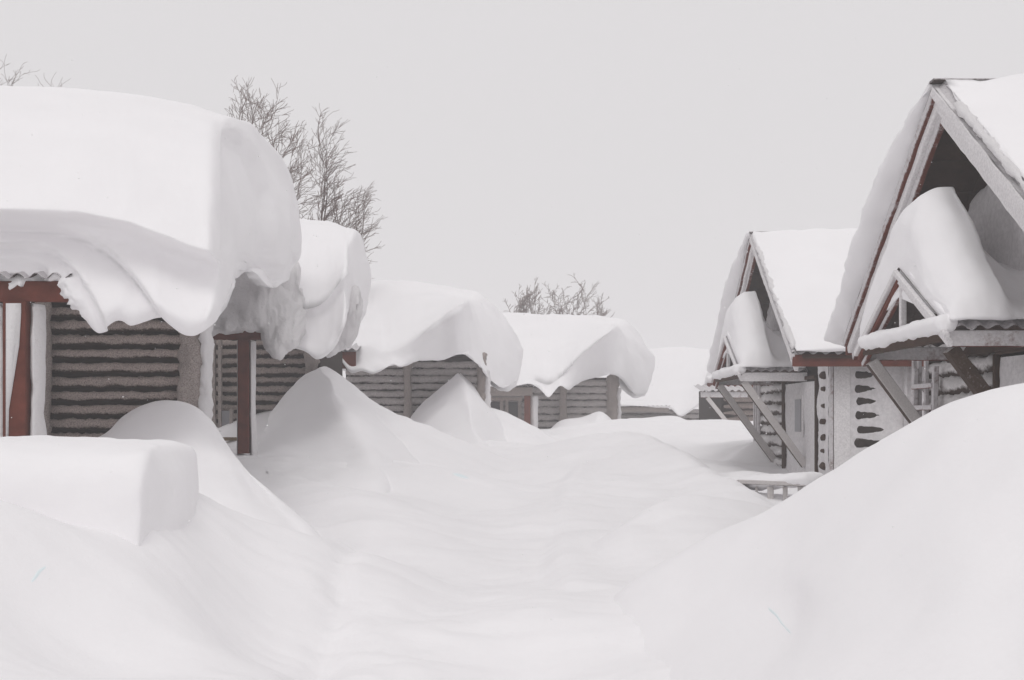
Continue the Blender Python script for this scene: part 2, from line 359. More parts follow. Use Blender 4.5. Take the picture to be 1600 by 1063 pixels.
# ================================================================== RIGHT ROW
def right_cabin(label, Yc, xg, xw, xp, hw=2.85, ww=2.4, ze=2.43, zr=4.34, ph=1.15, pze=2.27, pza=2.83, zb=.95, south=True, near=False):
    root = empty('log_cabin', (xw+2.5, Yc, 0), label, 'cabin', 'steep gabled cabins on the right side of the street')
    yn, yf = Yc-hw, Yc+hw; xe = xg+7.5
    # roof sheets
    corrugated('roof_sheet', xg, xe, yn, ze, Yc, zr, M_metal, root)
    corrugated('roof_sheet', xg, xe, yf, ze, Yc, zr, M_metal, root)
    for ye in (yn, yf):
        nb = 9
        for q in range(nb):
            ya, yb_ = ye+(Yc-ye)*q/nb, ye+(Yc-ye)*(q+.96)/nb; za, zc = ze+(zr-ze)*q/nb-.045, ze+(zr-ze)*(q+.96)/nb-.045
            V = [(xg+.14, ya, za), (xe, ya, za), (xe, yb_, zc), (xg+.14, yb_, zc)]; V += [(a, b, c-.02) for a, b, c in V]
            mesh_obj('soffit_board', V, [(0, 1, 2, 3), (7, 6, 5, 4), (0, 4, 5, 1), (1, 5, 6, 2), (2, 6, 7, 3), (3, 7, 4, 0)], M_dark, root, False)
    bar('ridge_cap', (xg-.01, Yc, zr+.03), (xe, Yc, zr+.03), .14, .02, M_metal, root)
    # eave boards
    bar('eave_beam', (xg+.02, yn+.05, ze-.09), (xe, yn+.05, ze-.09), .04, .15, M_red, root, side=(0, 1, 0))
    bar('eave_beam', (xg+.02, yf-.05, ze-.09), (xe, yf-.05, ze-.09), .04, .15, M_red, root, side=(0, 1, 0))
    # stacked rake boards, each stepped out from the next
    for sgn, mats in ((-1, (M_white, M_white, M_white)), (1, (M_redfr, M_white, M_redfr))):
        ye = Yc+sgn*hw
        d = Vector((0, Yc-ye, zr-ze)).normalized(); up = Vector((0, -d.z, d.y)); up = up if up.z > 0 else -up
        for q in range(3):
            off = -up*(.05+.085*q)
            bar('rake_board', Vector((xg+.02+.035*q, ye, ze))+off, Vector((xg+.02+.035*q, Yc, zr))+off-d*(.05*0), .05, .083, mats[q], root, side=(1, 0, 0), rough=.006)
    d = Vector((0, hw, zr-ze)).normalized(); up = Vector((0, -d.z, d.y)); a_ = Vector((xg+.03, yn, ze))+up*.06; b_ = Vector((xg+.03, Yc, zr))+up*.05
    rough_strip('rake_snow', a_+d*.05, b_-d*.55, .07, .06, CRUST, root, 11, .018)
    # walls: gable wall boards above the eave, logs below
    tri = [(xw-.02, Yc-hw+.25, ze+.02), (xw-.02, Yc, zr-.12), (xw-.02, Yc+hw-.25, ze+.02)]
    n = 9
    for i in range(n):                                    # horizontal gable boards
        za, zb_ = ze+.02+(zr-.16-ze)*i/n, ze+.02+(zr-.16-ze)*(i+1)/n-.008
        wa = (hw-.2)*(1-(za-ze)/(zr-ze)); wb = (hw-.2)*(1-(zb_-ze)/(zr-ze))
        x0 = xw-.03-.006*(i % 2)
        V = [(x0, Yc-wa, za), (x0, Yc+wa, za), (x0, Yc+wb, zb_), (x0, Yc-wb, zb_), (x0+.03, Yc-wa, za), (x0+.03, Yc+wa, za), (x0+.03, Yc+wb, zb_), (x0+.03, Yc-wb, zb_)]
        mesh_obj('gable_board', V, [(0, 3, 2, 1), (4, 5, 6, 7), (0, 1, 5, 4), (2, 3, 7, 6), (1, 2, 6, 5), (3, 0, 4, 7)], M_dark, root, False)
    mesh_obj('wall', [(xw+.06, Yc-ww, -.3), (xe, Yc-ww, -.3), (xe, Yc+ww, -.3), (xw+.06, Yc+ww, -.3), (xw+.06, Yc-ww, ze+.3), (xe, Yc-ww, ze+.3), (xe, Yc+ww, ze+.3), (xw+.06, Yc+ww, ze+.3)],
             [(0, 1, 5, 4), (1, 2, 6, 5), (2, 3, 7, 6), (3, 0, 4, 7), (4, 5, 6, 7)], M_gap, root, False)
    S = []
    for i, tz in enumerate((3.50, 3.66, 3.62, 3.70, 3.64, 3.70, 3.6, 3.5)):
        y = Yc+1.3-2.7*i/7; top = min(tz, ze+(zr-ze)*(1-abs(Yc-y)/hw)-.2)
        S.append([(xw-.02, y, 2.6), (xw-.13, y, 2.75), (xw-.12, y, (top+2.75)/2), (xw-.10, y, top-.06), (xw-.02, y, top)])
    patch('packed_snow', S, M_plaster, 7, 7, noise=((.02, 3), (.012, 9)), parent=root)
    # street side logs, split by the door
    dy0, dy1 = Yc-1.75, Yc+.35
    zlog = .1; 
    log_wall(root, (xw+.03, dy1+.1, zlog), Yc+ww-.1-dy1-.1, .095, .165, zlog, ze-.02, M_logw, 'y', 26, .22, na=12)
    patch('packed_snow', [[(xw-.035-.012*(j % 2), Yc-ww+.01+(dy0-.07-(Yc-ww+.01))*i/3, -.2+(ze+.1)*j/9) for j in range(10)] for i in range(4)], M_plaster, 5, 8, noise=((.01, 6), (.006, 16)), parent=root)
    # door set: frame, slab, pane
    fr = empty_part('door', root, (xw-.04, dy1, .1))
    bar('frame', (xw-.04, dy0, .1), (xw-.04, dy0, 2.15), .06, .05, M_dark, fr, side=(1, 0, 0))
    bar('frame', (xw-.04, dy1, .1), (xw-.04, dy1, 2.15), .06, .05, M_dark, fr, side=(1, 0, 0))
    bar('frame', (xw-.04, dy0+.03, 2.17), (xw-.04, dy1-.03, 2.17), .06, .05, M_dark, fr, side=(1, 0, 0))
    S = [[(xw-.01-.05*math.sin(math.pi*i/4)*(1-j/6)-.012, dy0+.03+(dy1-dy0-.06)*i/4, .1+2.02*j/5) for j in range(6)] for i in range(5)]
    patch('door_slab', S, M_plaster, 8, 8, noise=((.02, 3), (.006, 12)), parent=fr)
    bar('pane_frame', (xw-.055, Yc-.75, 1.35), (xw-.055, Yc-.75, 1.95), .02, .5, M_white, fr, side=(1, 0, 0))
    bar('pane', (xw-.075, Yc-.75, 1.42), (xw-.075, Yc-.75, 1.88), .01, .36, M_fglass, fr, side=(1, 0, 0))
    # corner trim and the wide rimed corner board that faces down the street
    bar('corner_trim', (xw-.02, Yc-ww-.03, -.2), (xw-.02, Yc-ww-.03, ze-.1), .05, .06, M_redfr, root, side=(1, 0, 0), rough=.005)
    bar('corner_board', (xw+.115, Yc-ww-.06, -.2), (xw+.115, Yc-ww-.06, ze-.1), .21, .04, M_white, root, side=(1, 0, 0), rough=.004)
    for q, (yy, mm) in enumerate(((Yc+ww+.02, M_redfr), (Yc+ww-.14, M_redfr), (Yc+ww-.36, M_redfr))):
        bar('corner_trim', (xw-.09, yy, .1), (xw-.09, yy, ze-.1), .04, .05, mm, root, side=(1, 0, 0))
    for k in range(9):                                    # dark log ends by the corner
        zz = .55+k*.205+random.uniform(-.02, .02); L = random.uniform(.12, .22)
        put(log_proto(L, random.uniform(.028, .048), random.randint(1, 90), M_dark, 'y', 8, .3, .012), 'log_end', (xw-.045, Yc-ww+.20, zz), root)
    if south:
        # scoured logs that sink into packed snow to the right
        z = .2
        while z < ze-.12:
            L = random.uniform(.34, .62); m_ = log_proto(L, random.uniform(.066, .078), random.randint(1, 90), M_scour, 'x', 16, .10, .034)
            put(m_, 'log', (xw+.275+random.uniform(-.01, .02), Yc-ww-.02+random.uniform(-.006, .004), z+random.uniform(-.012, .012)), root); z += .18
        S = []
        for dx_, of_ in ((.215, .043), (.3, .044), (.42, .048), (.56, .056), (.72, .068), (.9, .08), (1.3, .095), (2.2, .1), (3.5, .1)):
            x = xw+dx_; row = []
            for j in range(9):
                z = -.2+(ze+.1)*j/8
                row.append((x, Yc-ww-.02-of_, z))
            S.append(row)
        patch('packed_snow', S, M_plaster, 8, 14, noise=((.009, 2.6), (.005, 9)), parent=root)
        bar('wall_trim', (xw+.90, Yc-ww-.17, 0), (xw+.90, Yc-ww-.17, ze-.1), .05, .05, M_redfr, root, side=(1, 0, 0))
    # ---- porch canopy on two braces
    cp = empty_part('porch_roof', root, (xp, Yc, pza))
    for sgn in (-1, 1):
        ye = Yc+sgn*ph
        corrugated('canopy_sheet', xp, xw-.02, ye, pze, Yc, pza, M_metal, cp, pitch=.13, amp=.016)
        bar('canopy_beam', (xp+.03, ye-sgn*.04, pze-.08), (xw-.03, ye-sgn*.04, pze-.08), .05, .12, M_white if sgn < 0 and not near else M_redfr, cp, side=(0, 1, 0), rough=.003)
        d = Vector((0, Yc-ye, pza-pze)).normalized(); up = Vector((0, -d.z, d.y)); up = up if up.z > 0 else -up
        for q, mm in enumerate((M_white, M_red, M_redfr) if sgn > 0 else (M_white, M_white)):
            off = -up*(.03+.055*q)
            bar('canopy_rake', Vector((xp-.02+.03*q, ye-d.y*.1, pze-d.z*.1))+off, Vector((xp-.02+.03*q, Yc, pza))+off, .04, .05, mm, cp, side=(1, 0, 0), rough=.003)
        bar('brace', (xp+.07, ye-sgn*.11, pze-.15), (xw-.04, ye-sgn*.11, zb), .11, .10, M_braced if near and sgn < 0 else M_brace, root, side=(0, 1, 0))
    bar('tie_beam', (xp+.03, Yc-ph+.1, pze-.05), (xp+.03, Yc+ph-.1, pze-.05), .07, .09, M_dark, cp, side=(1, 0, 0))
    rough_strip('tie_snow', (xp+.0, Yc-ph+.02, pze+.03), (xp+.0, Yc+ph-.2, pze+.01), .16, .14, SNOW, cp, 3, .012)
    bar('king_post', (xp+.03, Yc-.02, pze), (xp+.03, Yc-.02, pza-.1), .05, .05, M_white, cp, side=(1, 0, 0), rough=.004)
    V = [(xw-.1, Yc-ph+.1, pze-.1), (xw-.1, Yc, pza-.05), (xw-.1, Yc+ph-.1, pze-.1)]
    mesh_obj('canopy_back', V+[(v[0]+.03, v[1], v[2]) for v in V], [(0, 1, 2), (5, 4, 3), (0, 3, 4, 1), (1, 4, 5, 2), (2, 5, 3, 0)], M_dark, cp, False)
    return root
def empty_part(name, root, loc):
    o = bpy.data.objects.new(name, None); COL.objects.link(o); o.parent = root; o.location = Vector(loc)-base(root); o.empty_display_size = .1
    return o
R1 = right_cabin('near right log cabin with tall open gable, cut off by the right picture edge', 10.5, 3.45, 4.15, 3.17, near=True)
R2 = right_cabin('middle right log cabin whose snow-plastered side wall shows rows of dark scoured logs', 19.0, 3.53, 4.15, 3.18)
# snow on the right roofs
def slope_snow(name, label, xg, xe, ye, ze, yr, zr, th0, th1, noise=.03, edge=0):
    """slab of snow on one roof slope"""
    d = np.array((0, yr-ye, zr-ze)); L = np.linalg.norm(d); d = d/L; up = np.array((0, -d[2], d[1])); up = up if up[2] > 0 else -up
    S = []; 
    for i, x in enumerate(np.linspace(xg+.03, xe, 12)):
        row = []
        k = min(1, .15+i*.55) if not edge else 1
        lo = [np.array((x, ye, ze))+d*(L*t)+up*.03 for t in (1.0, .75, .5, .25, .06, .0)]
        hi = [np.array((x, ye, ze))+d*(L*t)+up*(.03+(th0+(th1-th0)*t)*k*f) for t, f in ((.0, .6), (.06, 1), (.25, 1.05), (.5, 1.1), (.75, 1), (.98, .75))]
        S.append(lo+hi)
    o = tube(name, S, SNOW, 6, 8, sharp_p=(0, 5), bulge=(.02, .05), noise=((noise, 1.4), (.01, 7)))
    return setprops(o, label, 'snow')
slope_snow('roof_snow', 'smooth white snow on the camera-facing slope of the middle right cabin', 3.55, 11, 16.12, 2.43, 19.0, 4.34, .13, .16)
slope_snow('roof_snow', 'white snow on the camera-facing slope of the near right cabin, at the right edge', 3.50, 11, 7.6, 2.43, 10.5, 4.34, .10, .14, .04)
def hang_snow(label, Yc, xg, k=1.0, low=0.0):
    """thick sheet on the far slope that bulges out past the rake and sags below the eave"""
    hw, ze, zr = 2.85, 2.43, 4.34
    d = np.array((0, -hw, zr-ze)); L = np.linalg.norm(d); d /= L; up = np.array((0, -d[2], d[1])); up = up if up[2] > 0 else -up
    S = []
    for t, th in ((1.0, .04), (.88, .10), (.74, .26), (.55, .36), (.36, .34), (.18, .30), (.04, .30), (-.07, .24)):
        b = np.array((0, Yc+hw, ze-low))+d*(L*t); th *= k
        prof = []
        for x, h in ((xg+.06, .0), (xg-.03-.10*k*min(1, 2.2*(1-t)), .45), (xg+.02, .95), (xg+.7, 1.15), (xg+3, 1.1), (xg+6.5, 1.0), (xg+6.5, .0), (xg+3, .0)):
            prof.append(b+up*(th*h+.075*min(1, 5*(1-t)+.3))+np.array((x, 0, 0)))
        S.append(prof)
    return setprops(tube('roof_snow', S, SNOW, 8, 8, bulge=(.02, .08), noise=((.03, 2.0), (.015, 5), (.006, 16))), label, 'snow')
hang_snow('snow sheet hanging from the far slope and rake of the near right cabin', 10.5, 3.45, 1.0, .0)
hang_snow('snow sheet bulging past the far rake of the middle right cabin', 19.0, 3.53, 1.25, .02)
def heap(label, S, bul=(.02, .1), nz=.02):
    return setprops(tube('porch_snow', [[P(*q) for q in r] for r in S], SNOW, 8, 8, bulge=bul, noise=((nz, 2.0), (.006, 9))), label, 'snow')
# heap on the near porch: sections from its street end back to the gable wall
def porch_heap(label, Yc, xp, xw, px=2.27):
    ze, za, ph = 2.29, 2.86, 1.2
    S = []
    # x, lift of far side, crest (y offset, z), near side lift
    for x, fl, cy, cz, nl, w in ((xp+.0, .06, .0, za+.07, .05, 1.0), (xp+.03, .28, .02, za+.33, .14, 1.02), (xp+.12, .48, .04, za+.52, .28, 1.03),
                                 (xp+.25, .56, .04, za+.61, .36, 1.03), (xp+.40, .56, .05, za+.63, .34, 1.02), (xp+.50, .24, .08, za+.32, .10, 1.0), (xw-.24, .06, .1, za+.02, .03, .98), (xw-.06, .04, .1, za+.0, .02, .97)):
        row = [(x, Yc+ph*w, ze+.03), (x, Yc+ph*w*1.03, ze+fl*.55), (x, Yc+ph*.86, ze+.14+fl), (x, Yc+ph*.55+cy, (za+ze)/2+.08+fl*1.15), (x, Yc+ph*.22+cy, cz-.03), (x, Yc+cy-.12, cz),
               (x, Yc-ph*.34, (cz*.55+.45*((za+ze)/2+nl))+.02), (x, Yc-ph*.66, (za+ze)/2-.09+nl*1.05), (x, Yc-ph*.95, ze+.09+nl*.5), (x, Yc-ph*w, ze+.03),
               (x, Yc-ph*.5, (za+ze)/2+.02), (x, Yc, za+.03), (x, Yc+ph*.5, (za+ze)/2+.02)]
        S.append(row)
    o = tube('porch_snow', S, SNOW, 7, 7, sharp_s=(4,), sharp_p=(9, 11, 0, 6), bulge=(.0, .0), noise=((.02, 2.2), (.006, 8)))
    return setprops(o, label, 'snow')
porch_heap('tall heap of snow on the porch roof of the near right cabin', 10.5, 3.19, 4.15)
porch_heap('tall heap of snow on the porch roof of the middle right cabin', 19.0, 3.20, 4.15)
# far right cabin, mostly hidden
R3 = empty('log_cabin', (7.5, 34, 0), 'farthest right cabin, only a red eave beam, small canopy and one brace in view', 'cabin', 'steep gabled cabins on the right side of the street')
bar('eave_beam', P(1105, 603, 32), P(1105, 603, 32)+np.array((5, 0, 0)), .05, .17, M_red, R3, side=(0, 1, 0))
bar('canopy_beam', P(1095, 617, 31), P(1168, 617, 31), .05, .14, M_redfr, R3, side=(0, 1, 0))
corrugated('roof_sheet', P(1095, 0, 31)[0], P(1170, 0, 31)[0], 30.9, P(0, 611, 31)[2], 32.2, P(0, 600, 31)[2], M_metal, R3)
bar('brace', P(1105, 622, 31), P(1134, 658, 31), .11, .10, M_brace, R3, side=(0, 1, 0))
corrugated('roof_sheet', 6.9, 10, 32.3, 2.6, 35, 4.1, M_metal, R3, pitch=.3)
mesh_obj('wall', [(5.4, 33, -.3), (10, 33, -.3), (10, 37, -.3), (5.4, 37, -.3), (5.4, 33, 2.4), (10, 33, 2.4), (10, 37, 2.4), (5.4, 37, 2.4)], [(0, 1, 5, 4), (1, 2, 6, 5), (2, 3, 7, 6), (3, 0, 4, 7), (4, 5, 6, 7)], M_gap, R3, False)
log_wall(R3, (5.45, 32.95, .2), 4.4, .09, .17, .9, 2.4, M_loga, 'x', 14)
S = []
for u, vt, vl in ((1106, 585, 598), (1120, 562, 598), (1150, 556, 598), (1200, 552, 598), (1260, 550, 598)):
    S.append([P(u, vl, 32), P(u, vl-8, 31.9), P(u+2, (vt+vl)/2+6, 32.6), P(u, vt, 34.5), P(u, vt+6, 37), P(u, vt+30, 37.5)])
setprops(tube('roof_snow', S, SNOW, 6, 6, bulge=(.1, .1), noise=((.04, 1.5),)), 'snow on the farthest right cabin above its red eave beam', 'snow')
# ================================================================== LEFT ROW
def left_cabin(label, beamL, beamR, vb, Yb, post_u, post_w, wall_u0, wall_u1, Yw, ztop, pitch, r, post_base, thick=.16, segs=70, body=4.0, beam_mat=None, strip=(.10, .10), corner_w=.22, midpost=None, rough=.2, rise=.9, lm=None, rs=.0):
    lm = lm or M_loga
    xl = P(wall_u0, 0, Yw)[0]; xr = P(wall_u1, 0, Yw)[0]
    root = empty('log_cabin', ((xl+xr)/2, Yw+1, 0), label, 'cabin', 'low log cabins with overhanging snow on the left side of the street')
    zb = P(0, vb, Yb)[2]; x0 = P(beamL, 0, Yb)[0]; x1 = P(beamR, 0, Yb)[0]
    bar('eave_beam', (x0, Yb, zb), (x1, Yb, zb), .06, thick, beam_mat or M_red, root, side=(0, 1, 0))
    corrugated('roof_sheet', x0-.05, x1+.05-rs, Yb-.12, zb+thick/2+.03, Yw+.6, zb+rise, M_metal, root, pitch=.15)
    corrugated('roof_sheet', x0-.05, x1+.05-rs, Yw+body+.4, zb+thick/2+.03, Yw+.6, zb+rise, M_metal, root, pitch=.15)
    if body < 1: mesh_obj('back_wall', [(xl, Yw+.3, -.3), (xr-1.3, Yw+.3, -.3), (xr-1.3, Yw+2.2, -.3), (xl, Yw+2.2, -.3), (xl, Yw+.3, ztop), (xr-1.3, Yw+.3, ztop), (xr-1.3, Yw+2.2, ztop), (xl, Yw+2.2, ztop)], [(0, 1, 5, 4), (1, 2, 6, 5), (2, 3, 7, 6), (3, 0, 4, 7), (4, 5, 6, 7)], M_gap, root, False)
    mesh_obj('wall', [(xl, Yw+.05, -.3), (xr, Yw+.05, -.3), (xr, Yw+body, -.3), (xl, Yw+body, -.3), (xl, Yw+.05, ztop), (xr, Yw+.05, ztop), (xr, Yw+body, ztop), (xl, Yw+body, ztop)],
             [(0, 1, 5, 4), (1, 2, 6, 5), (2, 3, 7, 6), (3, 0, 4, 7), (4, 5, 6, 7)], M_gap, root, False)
    log_wall(root, (xl, Yw, .4), xr-xl-corner_w*.6, r, pitch, .5, ztop-.03, lm, 'x', segs, rough)
    # rimed corner post, uneven with a white windward edge
    if corner_w:
        rough_strip('corner_post', (xr-corner_w*.45, Yw-.06, .1), (xr-corner_w*.45, Yw-.06, ztop), corner_w, .26, M_rime, root, 2, .03)
        rough_strip('corner_rime', (xr+.02, Yw-.09, .1), (xr+.02, Yw-.09, ztop-(.02 if lm is M_loga else .3)), .11, .2, CRUST, root, 5, .025)
    for pu in post_u:
        px = P(pu, 0, Yb)[0]
        p = bar('post', (px, Yb+.02, post_base), (px, Yb+.02, zb-thick/2), post_w, post_w, M_post, root, side=(1, 0, 0))
        for s, w in ((-1, strip[0]), (1, strip[1])):
            if w: 
                z0 = post_base-.05; z1 = zb-thick/2-.01; S = []
                for k in range(7):
                    z = z0+(z1-z0)*k/6; ww = w*(1+.5*max(0, 1-k/2.0)); e = px+s*post_w/2
                    S.append([(e-s*.02, Yb+.10, z), (e+s*ww*.55, Yb-.02, z), (e+s*ww, Yb+.06, z), (e+s*ww*.7, Yb+.22, z), (e-s*.02, Yb+.22, z)])
                tube('rime_fin', S, CRUST, 6, 4, bulge=(0, 0), noise=((.012, 5),), parent=p)
    return root, xl, xr
A, axl, axr = left_cabin('nearest left log cabin, cut off by the picture edge, behind the wide red post', -300, 250, 456, 10.5, (27,), .185, -420, 322, 13.6, 3.05, .149, .054, .9, .17, 110, .22, rs=.75, strip=(.07, .075), corner_w=.28)
p1 = next(o for o in A.children if o.name.startswith('post'))
mesh_obj('rime', [P(9, 690, 10.42), P(13, 690, 10.42), P(14, 640, 10.42), P(22, 590, 10.42), P(30, 540, 10.42), P(33, 490, 10.42), P(33, 474, 10.42), P(9, 474, 10.42)]+[P(9, 690, 10.40), P(11, 690, 10.40), P(11, 640, 10.40), P(17, 590, 10.39), P(24, 540, 10.38), P(27, 490, 10.38), P(27, 474, 10.38), P(9, 474, 10.38)], [tuple(range(8, 16))]+[(i, (i+1) % 8, 8+(i+1) % 8, 8+i) for i in range(8)], CRUST, p1)
rough_strip('wall_rime', P(68, 720, 13.45), P(68, 470, 13.45), .16, .16, M_rime, A, 4, .02)
B, bxl, bxr = left_cabin('second left log cabin, with a slim red post in front of its wall', 318, 416, 524, 16, (381,), .135, 322, 500, 19.6, 2.95, .141, .052, 1.17, .11, 60, 2.6, strip=(.02, .05), corner_w=0, rs=.45)
# window with snowed frame, left of the slim post
wf = empty_part('window', B, P(350, 600, 19.3))
for a, b, w in (((334, 700), (334, 528), .06), ((344, 700), (344, 528), .05), ((362, 700), (362, 640), .05)):
    bar('frame', P(*a, 19.4), P(*b, 19.4), w, .08, M_rime, wf, side=(1, 0, 0), rough=.008)
bar('pane', P(352, 672, 19.42), P(352, 642, 19.42), .22, .02, M_fglass, wf, side=(1, 0, 0))
bar('sill', P(336, 676, 19.2), P(374, 676, 19.2), .12, .06, M_white, wf, side=(0, 1, 0), rough=.006)
bar('ledge', P(340, 686, 18.5), P(374, 686, 18.5), .10, .05, M_yel, B, side=(0, 1, 0))
rough_strip('corner_post', P(487, 700, 19.45), P(487, 505, 19.45), .2, .25, M_rime, B, 6, .03)
C_, cxl, cxr = left_cabin('third left log cabin half buried behind two sharp-crested drifts', 430, 556, 563, 22.6, (), .12, 540, 760, 25.5, 2.85, .145, .066, 1.2, .30, 60, 3.5, strip=(0, 0), corner_w=.2, lm=M_logf)
rough_strip('wall_rime', P(637, 690, 25.35), P(637, 570, 25.35), .16, .14, M_rime, C_, 8, .02)
D, dxl, dxr = left_cabin('fourth left log cabin with a glazed door beside a rimed porch post', 690, 832, 612, 33, (824,), .16, 700, 966, 35.5, 2.75, .19, .09, 1.0, .22, 50, 4, beam_mat=M_rime, strip=(0, .2), corner_w=.35, lm=M_logf)
dr = empty_part('door', D, P(790, 650, 35.3))
for u in (757, 784, 792, 812): bar('frame', P(u, 700, 35.2), P(u, 626, 35.2), .09, .08, M_rime, dr, side=(1, 0, 0), rough=.01)
bar('frame', P(755, 624, 35.2), P(816, 624, 35.2), .08, .09, M_loga, dr, side=(0, 1, 0))
bar('pane', P(771, 700, 35.25), P(771, 628, 35.25), .40, .02, M_glass, dr, side=(1, 0, 0))
bar('pane', P(802, 700, 35.25), P(802, 628, 35.25), .27, .02, M_glass, dr, side=(1, 0, 0))
rough_strip('wall_rime', P(880, 700, 35.3), P(880, 590, 35.3), .22, .16, M_rime, D, 8, .02)
E, exl, exr = left_cabin('farthest left log cabin at the end of the street, a faint brown wall under white', 950, 1045, 640, 44, (), .12, 960, 1130, 46, 1.95, .17, .075, .8, .16, 40, 4, beam_mat=M_rime, strip=(0, 0), corner_w=0, lm=M_logf, rise=.12)

# ---- snow slabs on the left roofs: closed profiles (back, top, shoulder, front, lip, recess, hem, inner) at stations along the roof
def slab(label, S, nu=8, nv=7, sharp_s=(), sharp_p=(), bulge=(.1, .1), noise=((.03, 1.3), (.008, 6)), fn=None, sm=0):
    return setprops(tube('roof_snow', [[P(*q) for q in r] for r in S], SNOW, nu, nv, sharp_s, sharp_p, bulge, noise, fn, smooth_it=sm), label, 'snow')
def stA(u, vt, vl, hem, du=0, Yl=10.0, hy=10.1, vs=None):
    vs = vs or vt+14
    return [(u-30, 385, 15.6), (u-20, vt+70, 16.4), (u-4, vt, 14.6), (u, vs, 12.4), (u, vt+(vl-vt)*.35, 11.1), (u, vt+(vl-vt)*.75, 10.3), (u, vl-10, Yl), (u, vl, Yl+.03),
            (u+du*.2, vl+18, Yl+.42), (u+du*.5, vl+(hem-vl)*.45, (Yl+hy)/2+.22), (u+du*.9, vl+(hem-vl)*.8, hy), (u+du, hem, hy+.12), (u+du, hem-10, hy+.4), (u+du, hem-40, 11.1)]
def terr(G, N):
    x, y, z = G[..., 0], G[..., 1], G[..., 2]
    u = 800+F*x/y; v = VH-F*(z-CAMZ)/y; G = G.copy()
    w = sstep(336, 356, v)*sstep(12.0, 11.2, y)
    for c, a, U, am in ((352, 172, 262, .16), (380, 112, 152, .14), (402, 60, 92, .08)):
        uu = np.maximum(u, 0)/U; vc = c+a*uu**3; dv = 3*a*uu**2/U
        d = (v-vc)/np.sqrt(1+dv*dv)
        G[..., 1] += am*1.45*sstep(-7, 7, d)*np.exp(-np.clip(d, 0, 200)/38)*w
    # ragged crust over the beam end
    cr = sstep(415, 432, v)*sstep(135, 95, u)*sstep(11.5, 11, y)
    G += (N*(.05*fbm(G, 9, 3, 3)+.03*fbm(G, 22, 2, 4))[..., None])*cr[..., None]
    # the end face is scooped out inside an arched band
    e = sstep(.35, .7, N[..., 0])*sstep(345, 352, u)
    uc = 428-44*np.clip((352-v)/135, 0, 1.4)**2
    d = u-uc; G[..., 0] -= .16*sstep(6, -8, d)*np.exp(-np.clip(-d, 0, 200)/55)*e*sstep(200, 225, v)
    return G
HA = [(-420, 440), (-200, 436), (-60, 447), (-25, 443), (0, 448), (30, 443), (55, 449), (78, 452), (100, 470), (122, 498), (142, 522), (162, 517), (184, 503), (200, 512), (222, 504), (243, 497), (262, 512), (286, 526), (308, 527), (328, 515)]
S = []
for u, hem in HA:
    vt = np.interp(u, [-420, -200, 0, 100, 200, 300, 345], [128, 130, 137, 142, 150, 168, 182])
    vl = np.interp(u, [-420, 0, 60, 120, 200, 260, 300, 345], [335, 333, 334, 337, 353, 376, 392, 402])
    hy = np.interp(u, [-60, 60, 110, 345], [10.35, 10.3, 10.15, 10.05])
    S.append(stA(u, vt, vl, hem, 0, 10.0, hy))
# the corner and the end face that runs back over the gable
S.append([(330, 385, 15.6), (345, 260, 16.4), (352, 184, 14.0), (343, 198, 12.6), (345, 262, 11.4), (344, 340, 10.7), (344, 395, 10.3), (345, 405, 10.3), (347, 425, 10.4), (348, 445, 10.4), (350, 470, 10.4), (349, 490, 10.5), (346, 480, 10.8), (344, 450, 11.3)])
S.append([(380, 385, 15.9), (400, 270, 16.5), (385, 196, 14.4), (362, 196, 13.2), (366, 270, 12.2), (366, 340, 11.6), (366, 380, 11.3), (367, 395, 11.2), (369, 410, 11.2), (370, 422, 11.3), (370, 440, 11.4), (369, 450, 11.5), (365, 445, 11.8), (364, 440, 12.2)])
S.append([(425, 390, 16.2), (440, 300, 16.6), (412, 212, 14.9), (392, 214, 14.0), (396, 290, 13.2), (396, 340, 12.8), (395, 370, 12.6), (394, 385, 12.6), (392, 396, 12.7), (390, 403, 12.8), (388, 406, 12.9), (388, 410, 13), (388, 415, 13.1), (390, 420, 13.2)])
S.append([(445, 400, 16.4), (462, 330, 16.7), (444, 250, 15.6), (424, 262, 15.0), (424, 310, 14.4), (424, 350, 14.1), (422, 380, 14.0), (420, 395, 14), (418, 408, 14.1), (416, 415, 14.2), (415, 425, 14.3), (415, 435, 14.5), (418, 445, 14.7), (424, 450, 15)])
S.append([(456, 418, 16.5), (471, 395, 16.7), (464, 310, 16.3), (452, 300, 15.9), (452, 330, 15.6), (452, 360, 15.4), (450, 385, 15.4), (448, 400, 15.4), (446, 412, 15.4), (444, 420, 15.5), (443, 428, 15.6), (443, 434, 15.7), (445, 438, 15.9), (450, 440, 16.1)])
slab('huge smooth slab of snow curling off the roof of the nearest left cabin', S, 7, 8, bulge=(.1, .12), noise=((.02, 1.0), (.006, 6)), fn=terr, sm=3)
# fluted crust between the first two roofs, sitting on the slim post's beam
def crustfn(G, N):
    x = G[..., 0]; return G+N*(.05*np.abs(np.sin(x*9+1.5*fbm(G, 2, 2, 4)))[..., None]*sstep(3.4, 2.4, G[..., 2])[..., None])
S = [[(u, 400, 18.5), (u, vt, 17.2), (u, vt+25, 16.4), (u, (vt+hem)/2, 15.9), (u, hem-12, 15.7), (u, hem, 15.75), (u, hem-4, 16.1), (u+3, 430, 17)] for u, vt, hem in
     ((300, 440, 512), (335, 430, 514), (360, 405, 516), (385, 385, 513), (405, 385, 516), (420, 400, 540), (432, 425, 552), (447, 440, 542), (460, 450, 540))]
setprops(tube('roof_snow', [[P(*q) for q in r] for r in S], CRUST, 7, 6, bulge=(.05, .1), noise=((.05, 3.5), (.02, 11), (.008, 30)), fn=crustfn), 'rough fluted snow crust on the beam above the slim red post', 'snow')
